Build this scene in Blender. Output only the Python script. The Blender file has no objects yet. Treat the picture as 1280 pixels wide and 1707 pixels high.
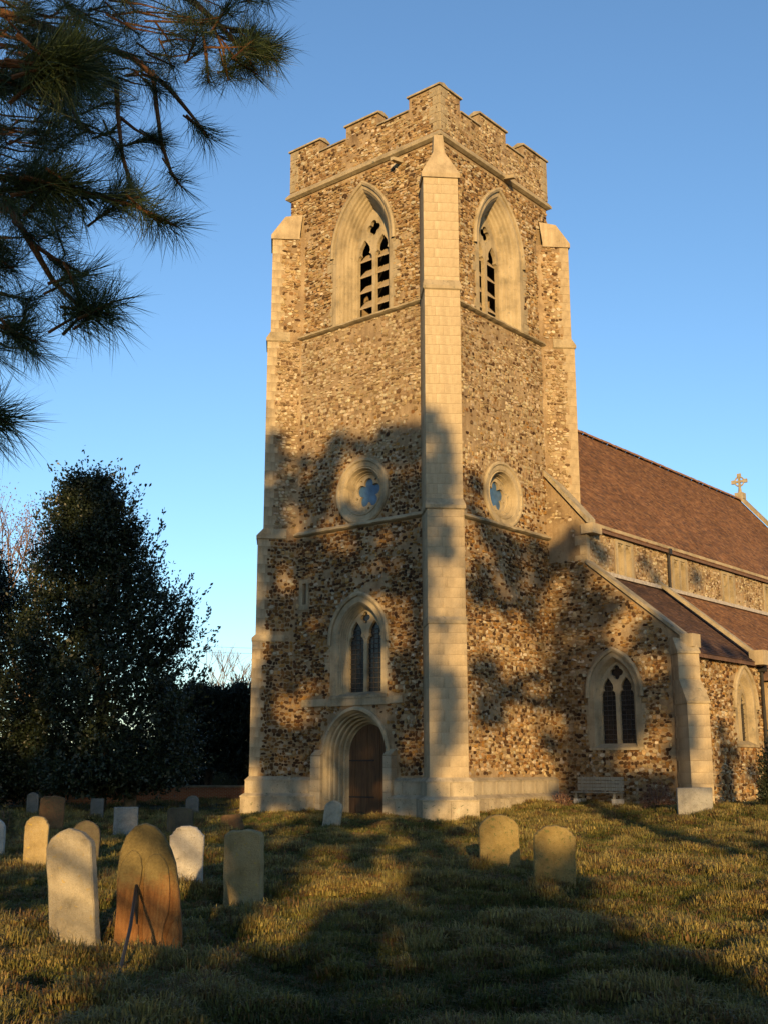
import bpy, math, random
import numpy as np
from mathutils import Vector, noise
from mathutils.geometry import tessellate_polygon
random.seed(7)
rng = np.random.default_rng(7)
S = bpy.context.scene
COL = S.collection
R_ = math.radians
SQ = math.sqrt(0.5)

# ------------------------------------------------------------------ camera
FPX, PITCH, YAW = 1920.0, R_(12.5), R_(40)
CAM = np.array([-29.4, -22.1, 1.55])
FH = np.array([math.cos(YAW), math.sin(YAW), 0.0])
RT = np.array([math.sin(YAW), -math.cos(YAW), 0.0])
UP = np.array([0, 0, 1.0])
FW = FH*math.cos(PITCH) + UP*math.sin(PITCH)
UPC = -FH*math.sin(PITCH) + UP*math.cos(PITCH)
cd = bpy.data.cameras.new('camera')
cam = bpy.data.objects.new('camera', cd)
COL.objects.link(cam)
cam.location = CAM
cam.rotation_euler = (math.pi/2 + PITCH, 0, YAW - math.pi/2)
cd.sensor_fit = 'VERTICAL'
cd.sensor_height = 36.0
cd.lens = 36.0*FPX/1707.0
cd.clip_start = 0.05
cd.clip_end = 3000
S.camera = cam

# ------------------------------------------------------------------ light
SUN_EL, LYAW = R_(9.0), R_(40.0)
LDIR = np.array([math.cos(SUN_EL)*math.cos(LYAW), math.cos(SUN_EL)*math.sin(LYAW), -math.sin(SUN_EL)])
W = bpy.data.worlds.new('World')
S.world = W
W.use_nodes = True
nt = W.node_tree
sky = nt.nodes.new('ShaderNodeTexSky')
sky.sky_type = 'NISHITA'
sky.sun_disc = False
sky.sun_elevation = SUN_EL
sky.sun_rotation = math.atan2(-LDIR[0], -LDIR[1])
sky.air_density = 1.0
sky.dust_density = 0.3
sky.ozone_density = 3.2
bg = nt.nodes['Background']
nt.links.new(sky.outputs[0], bg.inputs[0])
bg.inputs[1].default_value = 0.15
sl = bpy.data.lights.new('sun', 'SUN')
sl.energy = 5.0
sl.angle = R_(0.53)
sl.color = (1.0, 0.65, 0.27)
so = bpy.data.objects.new('sun', sl)
COL.objects.link(so)
so.rotation_euler = Vector(LDIR).to_track_quat('-Z', 'Y').to_euler()
so.location = (-60, -50, 40)
S.view_settings.view_transform = 'Standard'
S.view_settings.look = 'None'
S.view_settings.exposure = 0.8
S.view_settings.gamma = 1.0
S.view_settings.use_curve_mapping = False

# ------------------------------------------------------------------ helpers
def ray(u, v):
    return FW + RT*(u-640)/FPX + UPC*(853.5-v)/FPX
def hit(u, v, ax, val):
    d = ray(u, v)
    return CAM + d*((val-CAM[ax])/d[ax])
def at(u, v, a):
    d = ray(u, v)
    return CAM + d*(a/float(d @ FH))
def sa(s, a, z=0.0):
    p = CAM + FH*a + RT*s
    p[2] = z
    return p

def tag(o, label=None, cat=None, group=None, kind=None):
    if label: o['label'] = label
    if cat: o['category'] = cat
    if group: o['group'] = group
    if kind: o['kind'] = kind
    return o
def empty(name, loc, label=None, cat=None, group=None):
    o = bpy.data.objects.new(name, None)
    o.empty_display_size = 0.3
    COL.objects.link(o)
    o.location = [float(c) for c in loc]
    return tag(o, label, cat, group)
def rootloc(o):
    while o.parent: o = o.parent
    return Vector(o.location)
def link(name, me, mat=None, parent=None, loc=None):
    o = bpy.data.objects.new(name, me)
    COL.objects.link(o)
    if mat is not None and not me.materials: me.materials.append(mat)
    if parent is not None: o.parent = parent
    if loc is not None: o.location = loc
    return o

class MB:
    def __init__(s):
        s.v, s.f, s.c = [], [], []
    def add(s, vs, fs, col=None):
        n = len(s.v)
        s.v.extend([tuple(map(float, p)) for p in vs])
        s.f.extend([tuple(i+n for i in f) for f in fs])
        if col is not None: s.c.extend([col]*len(vs))
    def box(s, o, ax, ay, az, col=None):
        o, ax, ay, az = map(np.array, (o, ax, ay, az))
        vs = [o, o+ax, o+ax+ay, o+ay, o+az, o+ax+az, o+ax+ay+az, o+ay+az]
        s.add(vs, [(0,3,2,1),(4,5,6,7),(0,1,5,4),(1,2,6,5),(2,3,7,6),(3,0,4,7)], col)
    def aab(s, x0, y0, z0, x1, y1, z1, col=None):
        s.box((x0,y0,z0), (x1-x0,0,0), (0,y1-y0,0), (0,0,z1-z0), col)
    def tube(s, pts, radii, n=7, cap=True, col=None):
        pts = [np.array(p, float) for p in pts]
        rings = []
        ref = np.array([0.31, 0.17, 0.93])
        vs, fs = [], []
        for i, p in enumerate(pts):
            d = pts[min(i+1, len(pts)-1)] - pts[max(i-1, 0)]
            d = d/(np.linalg.norm(d)+1e-9)
            a = np.cross(d, ref)
            if np.linalg.norm(a) < 0.05: a = np.cross(d, np.array([1.0, 0, 0]))
            a /= np.linalg.norm(a)
            b = np.cross(d, a)
            for k in range(n):
                t = 2*math.pi*k/n
                vs.append(p + radii[i]*(a*math.cos(t) + b*math.sin(t)))
        for i in range(len(pts)-1):
            for k in range(n):
                fs.append((i*n+k, i*n+(k+1)%n, (i+1)*n+(k+1)%n, (i+1)*n+k))
        if cap:
            fs.append(tuple(range(n-1, -1, -1)))
            fs.append(tuple((len(pts)-1)*n+k for k in range(n)))
        s.add(vs, fs, col)
    def loops(s, loops, closed=False, col=None):
        n = len(loops[0])
        vs = [p for l in loops for p in l]
        fs = []
        for i in range(len(loops)-1):
            for k in range(n if closed else n-1):
                fs.append((i*n+k, i*n+(k+1)%n, (i+1)*n+(k+1)%n, (i+1)*n+k))
        s.add(vs, fs, col)
    def plate(s, fr, outer, holes, d0, d1, col=None):
        """outline with holes in frame fr, front at height d0, back at d1"""
        polys = [[Vector((p[0], p[1], 0)) for p in l] for l in [outer]+list(holes)]
        flat = [p for l in polys for p in l]
        tris = tessellate_polygon(polys)
        n = len(flat)
        vs = [fr(p.x, p.y, d0) for p in flat] + [fr(p.x, p.y, d1) for p in flat]
        fs = [tuple(t) for t in tris] + [tuple(i+n for i in reversed(t)) for t in tris]
        b = 0
        for l in polys:
            m = len(l)
            for k in range(m):
                fs.append((b+k, b+(k+1) % m, n+b+(k+1) % m, n+b+k))
            b += m
        s.add(vs, fs, col)
    def build(s, name, mat, parent=None, smooth=False, kind=None, label=None):
        off = rootloc(parent) if parent is not None else Vector((0,0,0))
        me = bpy.data.meshes.new(name)
        v = np.array(s.v, float).reshape(-1, 3) - np.array(off)
        me.from_pydata([tuple(p) for p in v], [], s.f)
        if s.c and len(s.c) == len(s.v):
            a = me.attributes.new('col', 'FLOAT_COLOR', 'POINT')
            c = np.ones((len(s.c), 4)); c[:, :3] = np.array(s.c)
            a.data.foreach_set('color', c.ravel())
        if smooth: me.polygons.foreach_set('use_smooth', [True]*len(me.polygons))
        me.update()
        o = link(name, me, mat, parent)
        if kind: o['kind'] = kind
        if label: o['label'] = label
        return o

def frame(O, U, N):
    O, U, N = map(lambda t: np.array(t, float), (O, U, N))
    return lambda u, v, d=0.0: O + U*u + UP*v + N*d
def rect(u0, v0, u1, v1):
    return [(u0,v0),(u1,v0),(u1,v1),(u0,v1)]
def arch(cu, w, e, zs, z0, d=0.0, n=12):
    """pointed arch outline, inset by d, from lower left over the apex to lower right"""
    R = w + e - d
    x = w - d
    ph1 = math.acos(max(-1, min(1, -e/R)))
    L = [(-x, z0), (-x, zs)]
    for i in range(1, n+1):
        ph = math.pi + (ph1-math.pi)*i/n
        L.append((e + R*math.cos(ph), zs + R*math.sin(ph)))
    rt = [(-a, b) for a, b in reversed(L[:-1])]
    return [(cu+a, b) for a, b in L+rt]
def in_arch(u, v, cu, w, e, zs, z0, m=0.0):
    if v < z0-m or abs(u-cu) > w+m: return False
    if v <= zs: return True
    R = w+e+m
    return (abs(u-cu)+e)**2 + (v-zs)**2 < R*R
def circle(cu, cv, r, n=40):
    return [(cu+r*math.cos(2*math.pi*i/n), cv+r*math.sin(2*math.pi*i/n)) for i in range(n)]
def foil(cu, cv, k, rc, rl, rot=math.pi/2, n=60):
    """outline of a k-foil: k lobes of radius rl centred at rc"""
    out = []
    for i in range(n):
        t = 2*math.pi*i/n
        best = 0.02
        for j in range(k):
            p = rot + 2*math.pi*j/k
            dx = rc*math.cos(t-p)
            disc = rl*rl - (rc*math.sin(t-p))**2
            if disc > 0: best = max(best, dx+math.sqrt(disc))
        out.append((cu+best*math.cos(t), cv+best*math.sin(t)))
    return out
def lancet(cu, w, z0, zs, h):
    """cusped light: straight jambs, trefoiled pointed head"""
    half = [(-w, z0), (-w, zs), (-w*0.98, zs+h*0.12), (-w*0.86, zs+h*0.24), (-w*0.62, zs+h*0.30),
            (-w*0.74, zs+h*0.44), (-w*0.66, zs+h*0.62), (-w*0.40, zs+h*0.80), (-w*0.15, zs+h*0.93), (0, zs+h)]
    return [(cu+a, b) for a, b in half] + [(cu-a, b) for a, b in reversed(half[:-1])]

# value noise ------------------------------------------------------
_tab = np.random.default_rng(3).random((256, 256))
def vnoise(x, y):
    xi = np.floor(x).astype(int); yi = np.floor(y).astype(int)
    fx = x-xi; fy = y-yi
    fx = fx*fx*(3-2*fx); fy = fy*fy*(3-2*fy)
    g = lambda a, b: _tab[a % 256, b % 256]
    return (g(xi,yi)*(1-fx)+g(xi+1,yi)*fx)*(1-fy) + (g(xi,yi+1)*(1-fx)+g(xi+1,yi+1)*fx)*fy
def sstep(a, b, x):
    t = np.clip((x-a)/(b-a), 0, 1)
    return t*t*(3-2*t)
def ground_z(x, y):
    x = np.asarray(x, float); y = np.asarray(y, float)
    base = 0.30*sstep(-2.0, 5.0, x)
    n = 0.16*(vnoise(x*0.45+9, y*0.45+3)-0.5) + 0.17*(vnoise(x*1.5+31, y*1.5+7)-0.5) + 0.19*(vnoise(x*2.9+3, y*2.9+77)-0.5)
    return base + n - 0.02
def gz(x, y): return float(ground_z(np.array([x]), np.array([y]))[0])

# ------------------------------------------------------------------ materials
def newmat(name):
    m = bpy.data.materials.new(name); m.use_nodes = True
    n = m.node_tree.nodes; b = n['Principled BSDF']
    b.inputs['Roughness'].default_value = 0.9
    b.inputs['Specular IOR Level'].default_value = 0.25
    return m, m.node_tree, b
def nd(t, typ, **kw):
    n = t.nodes.new(typ)
    for k, v in kw.items(): setattr(n, k, v)
    return n
def texco(t, scale=(1,1,1), obj=True):
    g = nd(t, 'ShaderNodeTexCoord')
    mp = nd(t, 'ShaderNodeMapping'); mp.inputs['Scale'].default_value = scale
    t.links.new(g.outputs['Object'], mp.inputs[0])
    return mp.outputs[0]
def noise_t(t, vec, scale, detail=5, rough=0.6, dist=0.0):
    n = nd(t, 'ShaderNodeTexNoise')
    n.inputs['Scale'].default_value = scale; n.inputs['Detail'].default_value = detail
    n.inputs['Roughness'].default_value = rough; n.inputs['Distortion'].default_value = dist
    if vec is not None: t.links.new(vec, n.inputs['Vector'])
    return n.outputs['Fac']
def ramp(t, fac, stops):
    r = nd(t, 'ShaderNodeValToRGB')
    el = r.color_ramp.elements
    while len(el) < len(stops): el.new(0.5)
    for e, (p, c) in zip(el, stops):
        e.position = p; e.color = (*c, 1) if len(c) == 3 else c
    t.links.new(fac, r.inputs[0])
    return r.outputs[0]
def mix(t, fac, a, b, mode='MIX'):
    m = nd(t, 'ShaderNodeMix', data_type='RGBA', blend_type=mode)
    for sck, val in ((m.inputs[0], fac), (m.inputs[6], a), (m.inputs[7], b)):
        if hasattr(val, 'links'): t.links.new(val, sck)
        elif isinstance(val, (int, float)): sck.default_value = val
        else: sck.default_value = (*val, 1)
    return m.outputs[2]
def bump(t, b, h, strength=0.5, dist=0.02):
    n = nd(t, 'ShaderNodeBump')
    n.inputs['Strength'].default_value = strength; n.inputs['Distance'].default_value = dist
    t.links.new(h, n.inputs['Height']); t.links.new(n.outputs[0], b.inputs['Normal'])

def stone_mat(name, c0, c1, c2, scale=1.5, lichen=None, lth=0.62, bs=0.5, streak=True, perobj=0.12, fine=40):
    m, t, b = newmat(name)
    v = texco(t)
    n1 = noise_t(t, v, scale, 6, 0.65)
    c = ramp(t, n1, [(0.28, c0), (0.5, c1), (0.74, c2)])
    n2 = noise_t(t, v, fine, 3, 0.7)
    c = mix(t, 0.35, c, ramp(t, n2, [(0.3, (0.35,0.35,0.35)), (0.7, (1,1,1))]), 'MULTIPLY')
    if streak:
        vs = texco(t, (3.0, 3.0, 0.25))
        c = mix(t, 0.40, c, ramp(t, noise_t(t, vs, 1.4, 5, 0.6), [(0.35, (0.45,0.42,0.38)), (0.6, (1,1,1))]), 'MULTIPLY')
    if lichen:
        n3 = noise_t(t, v, scale*4.3, 6, 0.7, 0.4)
        fac = ramp(t, n3, [(lth, (0,0,0)), (lth+0.06, (1,1,1))])
        c = mix(t, fac, c, lichen)
    if perobj:
        oi = nd(t, 'ShaderNodeObjectInfo')
        c = mix(t, perobj*2, c, ramp(t, oi.outputs['Random'], [(0, (0.45,0.42,0.40)), (0.5, (0.9,0.88,0.86)), (1, (1,1,1))]), 'MULTIPLY')
    t.links.new(c, b.inputs['Base Color'])
    h = mix(t, 0.5, noise_t(t, v, scale*8, 8, 0.7), n2)
    bump(t, b, h, bs, 0.03)
    return m
def attr_mat(name, bs=0.6, rough=0.9, fine=35, spec=0.2):
    m, t, b = newmat(name)
    b.inputs['Roughness'].default_value = rough
    b.inputs['Specular IOR Level'].default_value = spec
    a = nd(t, 'ShaderNodeAttribute', attribute_name='col')
    v = texco(t)
    n = noise_t(t, v, fine, 4, 0.7)
    c = mix(t, 0.6, a.outputs['Color'], ramp(t, n, [(0.3, (0.35,0.33,0.3)), (0.65, (1,1,1))]), 'MULTIPLY')
    big = noise_t(t, v, 0.6, 4, 0.6)
    c = mix(t, 0.5, c, ramp(t, big, [(0.35, (0.5,0.47,0.45)), (0.6, (1,1,1))]), 'MULTIPLY')
    t.links.new(c, b.inputs['Base Color'])
    bump(t, b, noise_t(t, v, fine*0.6, 5, 0.7), bs, 0.02)
    return m
def flat_mat(name, col, rough=0.8, spec=0.25, var=0.3, scale=8, bs=0.2, metal=0):
    m, t, b = newmat(name)
    b.inputs['Roughness'].default_value = rough
    b.inputs['Specular IOR Level'].default_value = spec
    b.inputs['Metallic'].default_value = metal
    v = texco(t)
    n = noise_t(t, v, scale, 5, 0.65)
    lo = tuple(c*(1-var) for c in col); hi = tuple(min(1, c*(1+var)) for c in col)
    t.links.new(ramp(t, n, [(0.3, lo), (0.7, hi)]), b.inputs['Base Color'])
    if bs: bump(t, b, noise_t(t, v, scale*3, 5, 0.6), bs, 0.02)
    return m
def wood_mat(name, lo, hi, rough=0.75):
    m, t, b = newmat(name)
    b.inputs['Roughness'].default_value = rough
    v = texco(t, (14, 14, 0.7))
    n = noise_t(t, v, 2.0, 6, 0.65, 0.3)
    t.links.new(ramp(t, n, [(0.3, lo), (0.7, hi)]), b.inputs['Base Color'])
    bump(t, b, n, 0.5, 0.01)
    return m
def leaf_mat(name, lo, hi, rough=0.55, trans=0.15, spec=0.35):
    m, t, b = newmat(name)
    b.inputs['Roughness'].default_value = rough
    b.inputs['Specular IOR Level'].default_value = spec
    v = texco(t)
    n = noise_t(t, v, 2.3, 5, 0.75)
    c = ramp(t, n, [(0.3, lo), (0.7, hi)])
    t.links.new(c, b.inputs['Base Color'])
    if trans:
        tr = nd(t, 'ShaderNodeBsdfTranslucent'); t.links.new(c, tr.inputs[0])
        mx = nd(t, 'ShaderNodeMixShader'); mx.inputs[0].default_value = trans
        t.links.new(b.outputs[0], mx.inputs[1]); t.links.new(tr.outputs[0], mx.inputs[2])
        t.links.new(mx.outputs[0], t.nodes['Material Output'].inputs[0])
    return m

M = {}
M['ashlar'] = stone_mat('ashlar_limestone', (0.25,0.195,0.12), (0.40,0.32,0.20), (0.47,0.39,0.26), 0.9, (0.20,0.18,0.13), 0.66, 0.35, fine=30, perobj=0.05)
M['trim'] = stone_mat('weathered_trim', (0.20,0.165,0.105), (0.36,0.295,0.185), (0.44,0.365,0.24), 1.4, (0.16,0.15,0.11), 0.60, 0.5)
M['plinth'] = stone_mat('plinth_stone', (0.22,0.18,0.12), (0.37,0.31,0.21), (0.45,0.39,0.28), 1.8, (0.12,0.12,0.07), 0.60, 0.6)
M['mortar'] = stone_mat('lime_mortar', (0.15,0.10,0.055), (0.29,0.21,0.12), (0.40,0.31,0.19), 1.1, (0.15,0.10,0.05), 0.6, 0.9, perobj=0, fine=24)
M['rubble'] = attr_mat('carstone_rubble', 0.8)
M['tile'] = attr_mat('clay_tile', 0.3, fine=12)
M['underlay'] = flat_mat('roof_underlay', (0.12,0.07,0.048), 0.95)
M['coping'] = stone_mat('coping_stone', (0.20,0.17,0.11), (0.33,0.28,0.19), (0.42,0.36,0.25), 2.0, (0.24,0.20,0.07), 0.58, 0.5)
M['lead'] = flat_mat('lead_flashing', (0.32,0.29,0.25), 0.6, 0.3)
M['glass'] = flat_mat('leaded_glass', (0.012,0.013,0.014), 0.22, 0.5, 0.4, 5, 0.15)
M['skyglass'] = flat_mat('sky_tinted_glass', (0.035,0.085,0.17), 0.3, 0.5, 0.35, 5, 0.1)  # blue of the reflected sky is put into the pane colour
M['leadbar'] = flat_mat('lead_bar', (0.045,0.04,0.036), 0.6)
M['louvre'] = wood_mat('weathered_oak_louvre', (0.20,0.15,0.09), (0.34,0.27,0.17))
M['door'] = wood_mat('dark_oak_door', (0.035,0.02,0.01), (0.12,0.065,0.03))
M['iron'] = flat_mat('wrought_iron', (0.02,0.018,0.016), 0.6)
M['void'] = flat_mat('dark_interior', (0.02,0.017,0.014), 1.0, 0.0)
M['benchwood'] = wood_mat('grey_teak', (0.16,0.14,0.10), (0.30,0.27,0.20))
M['concrete'] = stone_mat('pale_concrete', (0.40,0.37,0.31), (0.55,0.52,0.45), (0.62,0.58,0.5), 3)
M['bark'] = flat_mat('grey_bark', (0.09,0.07,0.05), 0.95, 0.1, 0.5, 6, 0.8)
M['pinebark'] = flat_mat('orange_pine_bark', (0.12,0.06,0.03), 0.95, 0.1, 0.5, 14, 0.8)
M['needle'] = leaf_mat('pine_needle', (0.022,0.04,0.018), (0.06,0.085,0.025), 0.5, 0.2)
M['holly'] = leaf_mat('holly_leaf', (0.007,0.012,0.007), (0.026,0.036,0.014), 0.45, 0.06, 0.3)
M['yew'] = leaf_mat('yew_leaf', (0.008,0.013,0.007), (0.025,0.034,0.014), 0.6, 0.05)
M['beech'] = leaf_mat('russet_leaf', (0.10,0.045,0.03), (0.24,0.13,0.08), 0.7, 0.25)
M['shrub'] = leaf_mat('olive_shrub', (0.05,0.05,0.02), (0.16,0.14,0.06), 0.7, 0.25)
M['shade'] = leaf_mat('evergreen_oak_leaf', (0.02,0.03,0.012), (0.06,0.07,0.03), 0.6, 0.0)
M['twig'] = flat_mat('bare_twig', (0.14,0.10,0.075), 0.9, 0.1)

# ground
def ground_mat():
    m, t, b = newmat('turf_soil')
    v = texco(t)
    n1 = noise_t(t, v, 0.5, 6, 0.65)
    n2 = noise_t(t, v, 7.0, 6, 0.7)
    c = ramp(t, n1, [(0.3, (0.035,0.042,0.012)), (0.5, (0.060,0.055,0.02)), (0.7, (0.085,0.065,0.028))])
    c = mix(t, 0.6, c, ramp(t, n2, [(0.3, (0.35,0.35,0.3)), (0.7, (1.2,1.1,1.0))]), 'MULTIPLY')
    t.links.new(c, b.inputs['Base Color'])
    bump(t, b, n2, 0.8, 0.06)
    return m
M['ground'] = ground_mat()
def grass_mat():
    m, t, b = newmat('grass_blade')
    b.inputs['Roughness'].default_value = 0.6
    a = nd(t, 'ShaderNodeAttribute', attribute_name='gcol', attribute_type='INSTANCER')
    r = nd(t, 'ShaderNodeAttribute', attribute_name='col')
    c = mix(t, 1.0, a.outputs['Color'], r.outputs['Color'], 'MULTIPLY')
    t.links.new(c, b.inputs['Base Color'])
    tr = nd(t, 'ShaderNodeBsdfTranslucent'); t.links.new(c, tr.inputs[0])
    mx = nd(t, 'ShaderNodeMixShader'); mx.inputs[0].default_value = 0.25
    t.links.new(b.outputs[0], mx.inputs[1]); t.links.new(tr.outputs[0], mx.inputs[2])
    t.links.new(mx.outputs[0], t.nodes['Material Output'].inputs[0])
    return m
M['grass'] = grass_mat()

# ------------------------------------------------------------------ ground sheet
def make_ground():
    a = np.concatenate([np.array([-1500,-600,-250,-120,-70,-45,-30,-20,-12,-6,-2,1,3,4.5]), np.arange(5,14,0.14), np.arange(14,24,0.22), np.arange(24,46,0.45),
                        np.array([46,48,51,55,60,70,90,130,200,400,900,1800])])
    s = np.concatenate([np.array([-1500,-600,-250,-120,-70,-45,-32,-26,-22]), np.arange(-18,-6,0.4), np.arange(-6,7,0.17), np.arange(7,20,0.4), np.array([22,26,32,45,70,120,250,600,1500])])
    A, T = np.meshgrid(a, s, indexing='ij')
    X = CAM[0] + FH[0]*A + RT[0]*T
    Y = CAM[1] + FH[1]*A + RT[1]*T
    Z = ground_z(X, Y)
    na, ns = A.shape
    vs = np.stack([X.ravel(), Y.ravel(), Z.ravel()], 1)
    idx = np.arange(na*ns).reshape(na, ns)
    f = np.stack([idx[:-1,:-1].ravel(), idx[:-1,1:].ravel(), idx[1:,1:].ravel(), idx[1:,:-1].ravel()], 1)
    me = bpy.data.meshes.new('ground')
    me.from_pydata(vs.tolist(), [], f.tolist())
    me.polygons.foreach_set('use_smooth', [True]*len(me.polygons))
    tag(link('ground', me, M['ground']), kind='structure')
make_ground()

# ------------------------------------------------------------------ rubble
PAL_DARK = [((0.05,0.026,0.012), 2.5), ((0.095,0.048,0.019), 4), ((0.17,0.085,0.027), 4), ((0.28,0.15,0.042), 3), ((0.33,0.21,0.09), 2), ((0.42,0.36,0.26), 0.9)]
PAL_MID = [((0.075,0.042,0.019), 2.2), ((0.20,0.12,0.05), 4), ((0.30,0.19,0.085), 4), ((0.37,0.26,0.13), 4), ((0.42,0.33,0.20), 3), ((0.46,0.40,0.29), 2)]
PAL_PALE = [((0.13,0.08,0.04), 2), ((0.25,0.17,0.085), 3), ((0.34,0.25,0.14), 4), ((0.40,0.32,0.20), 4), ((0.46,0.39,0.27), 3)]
def pick(pal):
    t = random.random()*sum(w for _, w in pal)
    for c, w in pal:
        t -= w
        if t <= 0: break
    k = random.uniform(0.8, 1.2)
    return (c[0]*k, c[1]*k*random.uniform(0.95,1.05), c[2]*k)
def rubble(name, fr, u0, u1, v0, v1, excl, pal, parent, d=(0.012,0.055), size=1.0, skip=0.03):
    mb = MB()
    v = v0
    K = 7
    while v < v1-0.05:
        h = random.uniform(0.07, 0.145)*size
        if v+h > v1: h = v1-v
        u = u0 + random.uniform(0, 0.12)
        while u < u1-0.05:
            w = random.choice([random.uniform(0.07, 0.15), random.uniform(0.10, 0.24)])*size
            if u+w > u1: w = u1-u
            cu, cv = u+w/2, v+h/2+random.uniform(-0.035, 0.035)
            u += w
            if w < 0.05 or excl(cu, cv, w/2): continue
            bare = noise.noise(Vector((cu*0.55, cv*0.8, len(mb.v)*0.0+3.3)))      # patches where the mortar has been smeared over
            if random.random() < skip + max(0.0, bare-0.12)*1.2: continue
            p = pal(cu, cv) if callable(pal) else pal
            col = pick(p)
            hw, hh = w/2-0.003, h/2*random.uniform(0.8,1.2)-0.002
            dd = random.uniform(*d)
            a0 = random.random()*6.28
            rt_ = random.gauss(0, 0.14); cr_, sr_ = math.cos(rt_), math.sin(rt_)
            outer, inner = [], []
            tx, ty = random.uniform(-0.3,0.3)*dd, random.uniform(-0.3,0.3)*dd
            for k in range(K):
                a = a0 + 2*math.pi*k/K + random.uniform(-0.22,0.22)
                c, s_ = math.cos(a), math.sin(a)
                q = (abs(c)**2.8 + abs(s_)**2.8)**(-1/2.8)*random.uniform(0.86,1.14)
                du, dv = hw*c*q*1.05, hh*s_*q*1.08
                du, dv = du*cr_-dv*sr_, du*sr_+dv*cr_
                outer.append(fr(cu+du, cv+dv, -0.012))
                inner.append(fr(cu+du*0.80, cv+dv*0.80, dd+tx*c+ty*s_))
            mb.add(outer+inner, [(k,(k+1)%K,K+(k+1)%K,K+k) for k in range(K)] + [tuple(K+k for k in range(K))], col)
        v += h
    return mb.build(name, M['rubble'], parent, kind='stuff')

# ------------------------------------------------------------------ ashlar blocks (shared meshes)
_blk = {}
def block_mesh(w, d, h, mat):
    """dressed block w wide, d deep, h high, front face at +y, origin at the centre of its bottom back edge"""
    key = (round(w,3), round(d,3), round(h,3), mat.name)
    if key in _blk: return _blk[key]
    c = 0.007
    x, y = w/2, d
    vs = [(-x,0,0),(x,0,0),(x,0,h),(-x,0,h),
          (-x,y-c,0),(x,y-c,0),(x,y-c,h),(-x,y-c,h),
          (-x+c,y,c),(x-c,y,c),(x-c,y,h-c),(-x+c,y,h-c)]
    fs = [(0,3,2,1),(0,1,5,4),(1,2,6,5),(2,3,7,6),(3,0,4,7),(4,5,9,8),(5,6,10,9),(6,7,11,10),(7,4,8,11),(8,9,10,11)]
    me = bpy.data.meshes.new('ashlar_block')
    me.from_pydata(vs, [], fs)
    me.materials.append(mat)
    _blk[key] = me
    return me
def block(parent, w, d, h, pos, ang, mat=None, name='ashlar_block'):
    """pos = world position of the back bottom centre; ang = heading of local +y"""
    me = block_mesh(w, d, h, mat or M['ashlar'])
    o = bpy.data.objects.new(name, me)
    COL.objects.link(o)
    o.parent = parent
    o.location = Vector([float(c) for c in pos]) - rootloc(parent)
    o.rotation_euler = (0, 0, ang - math.pi/2)
    return o
def courses(z0, z1, h=0.34, jit=0.05):
    n = max(1, round((z1-z0)/h))
    zs = [z0 + (z1-z0)*i/n for i in range(n+1)]
    return zs

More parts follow.
